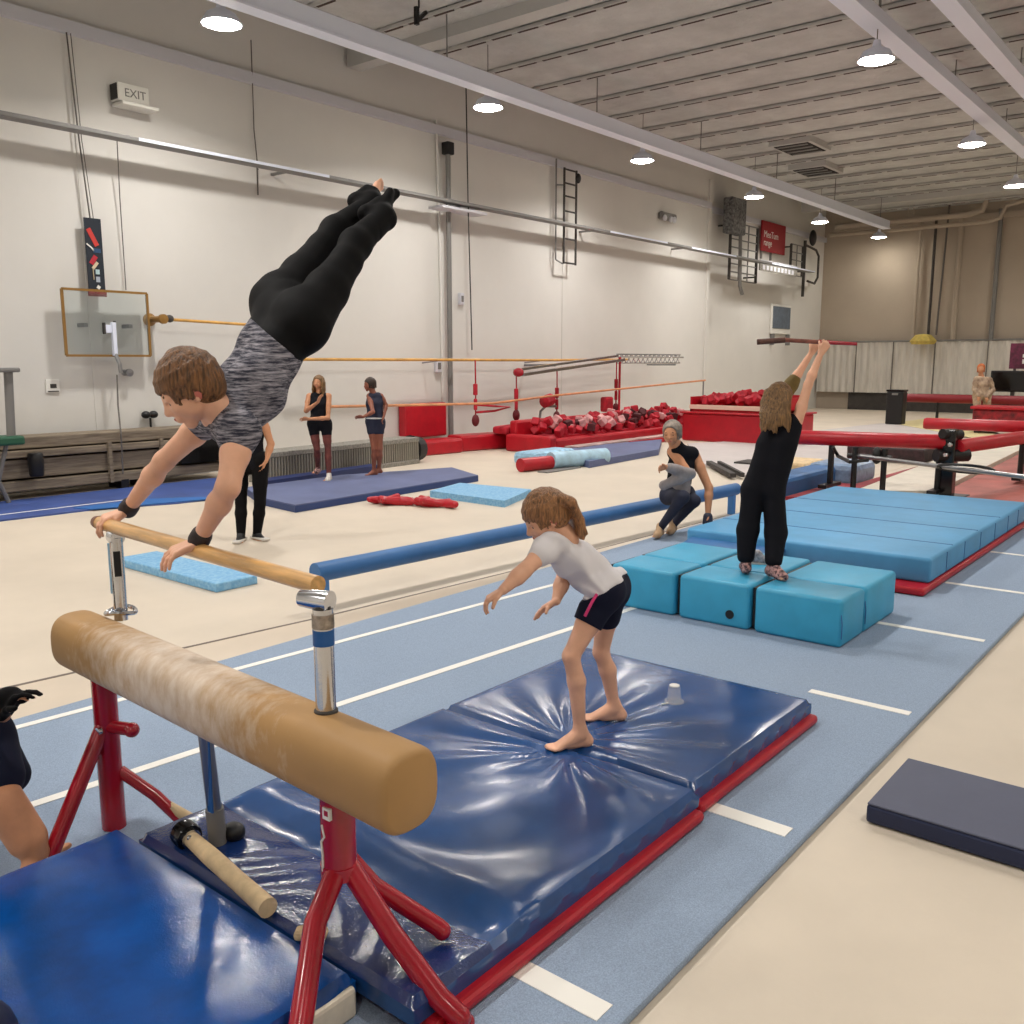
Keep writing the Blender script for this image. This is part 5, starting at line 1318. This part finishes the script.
# ---- crouching person by the blue beam
t = thing('person', 'grey haired person in black tank top crouching in front of the blue beam', 'person', (8.8, 4.8, 0))
D0 = 9.85
J = dict(hipL=at(668, 497, D0), hipR=at(686, 496, D0+.12), knL=at(675, 500, D0-.35), anL=at(660, 528.5, D0-.05), knR=at(694, 503, D0-.2), anR=at(676, 522, D0+.1),
         shL=at(672, 452, D0-.1), shR=at(694, 454, D0+.05), elR=at(709, 488, D0), wrR=at(708, 514, D0-.02), elL=at(690, 474, D0-.2), wrL=at(666, 467, D0-.35))
J['knL'] = at(683, 497, D0-.3); J['knR'] = at(694, 501, D0+.0); J['anR'] = at(673, 525, D0+.15)
J['fwd'] = dirv(-.5, -.3, .8); S = .88
H = Head(at(672, 434, D0-.18), dirv(-.45, -.25, .85), dirv(-.1, 1, .25), .25)
sm = (J['shL']+J['shR'])/2; pm = (J['hipL']+J['hipR'])/2
body = torso(J, S)+pelvis(J, S)+leg(J['hipL'], J['knL'], J['anL'], S)+leg(J['hipR'], J['knR'], J['anR'], S)+arm(J['shL'], J['elL'], J['wrL'], 1.05)+arm(J['shR'], J['elR'], J['wrR'], 1.15)
body += [cone(sm, H.p(0, -.1, -.25), .055, .05)]+foot(J['anL'], J['anL']+dirv(-.4, 0, .9)*.2, Zu, .9)+foot(J['anR'], J['anR']+dirv(-.4, 0, .9)*.2, Zu, .9)
body += hand(J['wrR'], dirv(.05, -1, .1), dirv(-1, 0, 0), dirv(0, 0, 1), .9)+hand(J['wrL'], dirv(-.8, -.2, .3), dirv(.3, -.8, 0), dirv(0, .8, .5), .9, (.6, .6, .5))
blob('body', body+H.skin(), .009, .022, m_skin2, t)
H.eyes(t)
blob('hair', H.cap(.42, .1, 1.05)+H.locks(30, -.15, 9, r=.06, az=(45, 315), out=1.04), .009, .02, m_hairg, t)
tk = torso(J, S, .018)+[cone(sm.lerp(J['shL'], .75), sm.lerp(J['shR'], .75), .08, .08), cone(sm, sm.lerp(H.p(0, -.1, -.25), .5), .066, .064)]
blob('tank_top', tk, .01, .03, m_blacktee, t, cuts=[(pm+(sm-pm)*.3, pm-sm)])
blob('grey_wrap', [cone(pm+(sm-pm)*.15, pm+(sm-pm)*.42, .135, .12), cone(J['elL'].lerp(J['wrL'], .2), J['wrL'].lerp(J['elL'], .15), .055, .05), cone(J['elL'], at(664, 485, D0-.3), .06, .05)], .01, .04, m_greytee, t, disp=wrinkle(.006, 18, 3))
lg = pelvis(J, S, .012)
for s_ in 'LR': lg += [cone(J['hip'+s_], J['kn'+s_], .09, .07), cone(J['kn'+s_], J['an'+s_], .065, .04)]
blob('leggings', lg, .01, .025, m_denim, t)
for s_ in 'LR':
    blob('shoe', shoe_prims(J['an'+s_], J['an'+s_]+dirv(-.4, 0, .9)*.2, Zu, .88), .01, .02, mat('tan_shoe', (176, 144, 110), .6), t)
d = (J['wrR']-J['elR']).normalized(); blob('glove', [cone(J['wrR']+d*.03, J['wrR']+d*.1, .05, .055)], .008, .01, mat('dark_glove', (38, 42, 62), .7), t)
# ---- person standing behind the handstand
t = thing('person', 'person in black leggings and sneakers standing behind the handstand', 'person', (5.6, 8.3, 0))
D0 = 9.8
J = dict(hipL=at(240, 465, D0+.05), hipR=at(260, 463, D0), knL=at(241, 502, D0), knR=at(260, 503, D0), anL=at(241, 537, D0), anR=at(257, 535, D0+.1),
         shL=at(236, 420, D0), shR=at(262, 418, D0-.05), elR=at(271, 444, D0), wrR=at(266, 461, D0-.05), elL=at(228, 446, D0), wrL=at(236, 462, D0-.1))
J['fwd'] = dirv(.2, 0, 1); S = .95
H = Head(at(250, 398, D0), dirv(.4, 0, 1), (0, 0, 1), .24)
sm = (J['shL']+J['shR'])/2; pm = (J['hipL']+J['hipR'])/2
body = torso(J, S)+pelvis(J, S)+leg(J['hipL'], J['knL'], J['anL'], S)+leg(J['hipR'], J['knR'], J['anR'], S)+arm(J['shL'], J['elL'], J['wrL'], S)+arm(J['shR'], J['elR'], J['wrR'], S)
body += [cone(sm, H.p(0, -.1, -.25), .055, .05)]+foot(J['anL'], J['anL']+dirv(.1, 0, 1)*.2, Zu, .9)+foot(J['anR'], J['anR']+dirv(.7, 0, .7)*.2, Zu, .9)
body += hand(J['wrR'], dirv(-.3, -.9, 0), dirv(-1, 0, 0), dirv(0, 0, 1), .9)+hand(J['wrL'], dirv(.3, -.9, 0), dirv(1, 0, 0), dirv(0, 0, 1), .9)
blob('body', body+H.skin(), .01, .022, m_skin2, t)
H.eyes(t)
blob('hair', H.cap(.42, 0, 1.05)+H.locks(30, -.2, 12, r=.06, az=(45, 315), out=1.04), .01, .02, m_hairk, t)
blob('tank_top', torso(J, S, .014, False)+[cone(sm.lerp(J['shL'], .6), sm.lerp(J['shR'], .6), .07, .07)], .011, .03, m_blacktee, t)
lg = pelvis(J, S, .012)+[cone(pm, pm+(sm-pm)*.25, .115, .1)]
for s_ in 'LR': lg += leg(J['hip'+s_], J['kn'+s_], J['an'+s_], S, .012)
blob('leggings', lg, .01, .018, m_blackcloth, t)
for s_, dd in (('L', dirv(.0, 0, 1)), ('R', dirv(.75, 0, .7))):
    sh = blob('sneaker', shoe_prims(J['an'+s_], J['an'+s_]+dd*.2, Zu, .95), .009, .02, m_shoe, t, cuts=[((0, 0, .02), (0, 0, -1))])
    a = J['an'+s_]; f = dd-Zu*dd.dot(Zu); f.normalize(); q = V((a.x, a.y, .022))
    MB().bar(q-f*.08, q+f*.19, .085, .026, .008).build('sole', m_sole, sh)
# ---- two children by the wall
def child(label, D, hip, sh, kn, an, head, hf, arms, hair_m, long, suit, boots, skin, S, hand_dirs, hs=.21):
    t = thing('person', label, 'person', at(an[0][0], an[0][1], D))
    t.location.z = .1
    J = dict(hipL=at(*hip[0], D), hipR=at(*hip[1], D), shL=at(*sh[0], D), shR=at(*sh[1], D), knL=at(*kn[0], D), knR=at(*kn[1], D), anL=at(*an[0], D+an[0][2] if len(an[0]) > 2 else D) if False else at(an[0][0], an[0][1], D+an[0][2]), anR=at(an[1][0], an[1][1], D+an[1][2]))
    for s_, (e, w_) in zip('LR', arms): J['el'+s_] = at(e[0], e[1], D+e[2]); J['wr'+s_] = at(w_[0], w_[1], D+w_[2])
    J['fwd'] = hf
    H = Head(at(*head, D-.03), hf, (0, 0, 1), hs)
    sm = (J['shL']+J['shR'])/2; pm = (J['hipL']+J['hipR'])/2
    body = torso(J, S)+pelvis(J, S)+[cone(sm, H.p(0, -.1, -.25), .048, .044)]
    for s_, hd in zip('LR', hand_dirs):
        body += leg(J['hip'+s_], J['kn'+s_], J['an'+s_], S)+arm(J['sh'+s_], J['el'+s_], J['wr'+s_], S)+foot(J['an'+s_], J['an'+s_]+hf*.2, Zu, S)
        body += hand(J['wr'+s_], hd, dirv(0, -1, .3), dirv(0, .6, .8), .9*S/.85)
    blob('body', body+H.skin(), .009, .02, skin, t); H.eyes(t)
    hp = H.cap(.40, .02, 1.05)+H.locks(30, -.2, 13, r=.06, az=(45, 315), out=1.04)
    if long:
        for i in range(22):
            a = math.radians(60+240*i/21); x, y = math.sin(a)*.4, -.05+math.cos(a)*.42
            hp += [H.k((x, y, .05), (x*1.05, y, -.45), .07, .07), H.k((x*1.05, y, -.45), (x*1.1, y*.9, -1.05), .07, .03)]
    blob('hair', hp, .009, .018, hair_m, t)
    su = torso(J, S, .012, False)+pelvis(J, S, .012)+[cone(sm.lerp(J['shL'], .5), sm.lerp(J['shR'], .5), .06, .06)]
    su += [cone(J['hip'+s_], J['hip'+s_]+(J['kn'+s_]-J['hip'+s_])*.35, .085, .078) for s_ in 'LR']
    blob('leotard', su, .01, .025, suit, t)
    return t, J
tt, J = child('long haired girl in black leotard with crossed arms on the slate blue mat', 14.1, ((313, 425), (326, 425)), ((309, 396), (329, 396)), ((317, 449), (328, 449)), ((318, 468, .35), (329, 476, 0)), (318.5, 383), dirv(-.25, -.05, 1),
      (((306, 411, -.1), (318, 402, -.3)), ((328, 418, -.1), (309, 419, -.25))), m_haird, True, m_blacktee, True, m_skin2, .86, (dirv(.4, .9, .1), dirv(-1, 0, .1)))
for s_ in 'LR':
    blob('legging', leg(J['hip'+s_].lerp(J['kn'+s_], .35), J['kn'+s_], J['an'+s_], .86*.9, .008), .01, .015, mat('maroon_legging', (104, 50, 44), .7, var=(9, .2)), tt)
    blob('shoe', shoe_prims(J['an'+s_], J['an'+s_]+dirv(0, 0, 1)*.2, Zu, .85), .009, .02, m_pattern if s_ == 'L' else m_sole, tt)
tt, J = child('short haired child in navy leotard with a white belt on the slate blue mat', 14.6, ((371, 422), (379, 422)), ((369, 396), (381, 396)), ((374, 449), (380, 449)), ((374, 471, .1), (379, 469, .15)), (369.5, 385), dirv(-.8, -.15, .5),
      (((373, 412, -.2), (363, 417, -.3)), ((386, 405, .05), (384, 416, -.05))), m_hairk, False, mat('navy_leotard', (30, 34, 56), .8), False, m_skin3, .82, (dirv(-1, 0, .2), dirv(-.3, -.9, .1)))
pm = (J['hipL']+J['hipR'])/2
blob('white_belt', [cone(pm+V((0, 0, .06))-RT*.05, pm+V((0, 0, .06))+RT*.05, .098, .098, (Zu, 4.2))], .008, .008, m_paper, tt)
# ---- far person in pale clothes
t = thing('person', 'ginger haired person in pale clothes standing near the black screen', 'person', (28.5, 6.6, .03))
D0 = 26.3
J = dict(hipL=at(977, 396, D0), hipR=at(987, 396, D0), knL=at(977, 408, D0-.1), knR=at(987, 408, D0), anL=at(977, 422.5, D0), anR=at(987, 422.5, D0), shL=at(976, 379, D0), shR=at(990, 380, D0),
         elL=at(974, 389, D0), wrL=at(978, 396, D0-.15), elR=at(993, 390, D0), wrR=at(986, 397, D0-.15), fwd=dirv(-.4, 0, 1))
H = Head(at(981, 369, D0), dirv(-.5, 0, 1), (0, 0, 1), .27); S = 1.0
sm = (J['shL']+J['shR'])/2
body = torso(J, S)+pelvis(J, S)+[cone(sm, H.p(0, -.1, -.25), .055, .05)]
for s_ in 'LR': body += leg(J['hip'+s_], J['kn'+s_], J['an'+s_], S)+arm(J['sh'+s_], J['el'+s_], J['wr'+s_], S)+foot(J['an'+s_], J['an'+s_]+dirv(0, 0, 1)*.2, Zu, S, False)+hand(J['wr'+s_], dirv(0, -.8, .4), dirv(0, 0, -1), dirv(1, 0, 0), 1.1)
blob('body', body+H.skin(), .016, .03, m_skin2, t)
blob('hair', H.cap(.42, 0, 1.06)+H.locks(24, -.35, 14, r=.07, az=(50, 310)), .016, .03, m_haior, t)
jk = torso(J, S, .03)+pelvis(J, S, .03)
for s_ in 'LR': jk += arm(J['sh'+s_], J['el'+s_], J['wr'+s_], S, .02)+leg(J['hip'+s_], J['kn'+s_], J['an'+s_], S, .03)
blob('jacket', jk, .018, .04, mat('pale_jacket', (196, 172, 146), .8, var=(8, .3), c2=(120, 96, 80)), t)
# ---- person cut off at the left edge
t = thing('person', 'person with bare knee and black glove cut off by the left edge', 'person', (1.1, 3.5, .035))
D0 = 3.45
J = dict(hipL=at(-60, 735, D0+.1), hipR=at(-28, 752, D0-.05), knR=at(4, 800, D0-.16), anR=at(36, 858, D0-.06), knL=at(-40, 820, D0+.25), anL=at(-70, 860, D0+.35),
         shL=at(-95, 620, D0+.15), shR=at(-45, 628, D0), elR=at(-26, 705, D0-.12), wrR=at(4, 716, D0-.1), elL=at(-110, 710, D0+.1), wrL=at(-70, 740, D0-.1), fwd=dirv(.9, -.2, .2))
J['hipR'] = at(-14, 745, D0); J['knR'] = at(2, 800, D0-.1)
J['anR'].z = .115; J['anL'].z = .115
H = Head(at(-66, 560, D0), dirv(.8, -.1, .4), (0, 0, 1), .24); S = .95
sm = (J['shL']+J['shR'])/2; pm = (J['hipL']+J['hipR'])/2
body = torso(J, S)+pelvis(J, S)+[cone(sm, H.p(0, -.1, -.25), .055, .05)]
for s_ in 'LR': body += leg(J['hip'+s_], J['kn'+s_], J['an'+s_], S)+arm(J['sh'+s_], J['el'+s_], J['wr'+s_], S)+foot(J['an'+s_], J['an'+s_]+dirv(.1, 0, -.9)*.2, Zu, .9)
body += [cone(J['knR'], J['knR'].lerp(J['anR'], .75), .072, .07)]
hR = hand(J['wrR'], dirv(.45, .6, 0), dirv(.6, -.6, 0), dirv(.2, .2, .9), .9, (.5, .5, .4)); hL = hand(J['wrL'], dirv(.8, -.2, 0), dirv(0, -1, 0), dirv(0, .4, .9), .9)
blob('body', body+hR+hL+H.skin(), .008, .022, m_skin2, t); H.eyes(t)
blob('hair', H.cap(.42, 0, 1.05)+H.locks(30, -.2, 16, r=.06, az=(45, 315), out=1.04), .009, .02, m_hairk, t)
blob('black_top', torso(J, S, .014)+arm(J['shR'], J['elR'], J['wrR'], S, .02, 1.0)+arm(J['shL'], J['elL'], J['wrL'], S, .02, 1.0), .01, .025, m_blacktee, t)
blob('navy_shorts', pelvis(J, S, .02)+[cone(J['hipR'], J['hipR'].lerp(J['knR'], .6), .105, .1), cone(J['hipR'], at(10, 775, D0+.12), .1, .075), cone(J['hipL'], J['hipL'].lerp(J['knL'], .6), .1, .095)], .01, .02, m_navycloth, t)
g0 = J['wrR']+dirv(.0, .8, 0)*.05
gl = hand(J['wrR'], dirv(.45, .6, 0), dirv(.6, -.6, 0), dirv(.2, .2, .9), 1.08, (.5, .5, .4))+[cone(g0, at(6, 697, D0-.1), .032, .034), cone(at(2, 700, D0-.1), at(14, 692, D0-.1), .034, .02), cone(at(8, 693, D0-.1), at(25, 697, D0-.1), .02, .017), cone(at(8, 697, D0-.1), at(22, 700, D0-.1), .018, .014), cone(at(6, 700, D0-.1), at(14, 706, D0-.1), .016, .012)]
blob('black_glove', gl, .006, .014, m_blackcloth, t)

# ------------------------------------------------------------------ world and colour
wd = bpy.data.worlds.new('world'); sc.world = wd; wd.use_nodes = True
wd.node_tree.nodes['Background'].inputs['Color'].default_value = (.75, .8, 1, 1)
wd.node_tree.nodes['Background'].inputs['Strength'].default_value = .1
sc.view_settings.view_transform = 'Standard'; sc.view_settings.look = 'None'; sc.view_settings.gamma = 1
sc.view_settings.exposure = 0.0
sc.view_settings.use_curve_mapping = False
sc.cycles.use_denoising = True
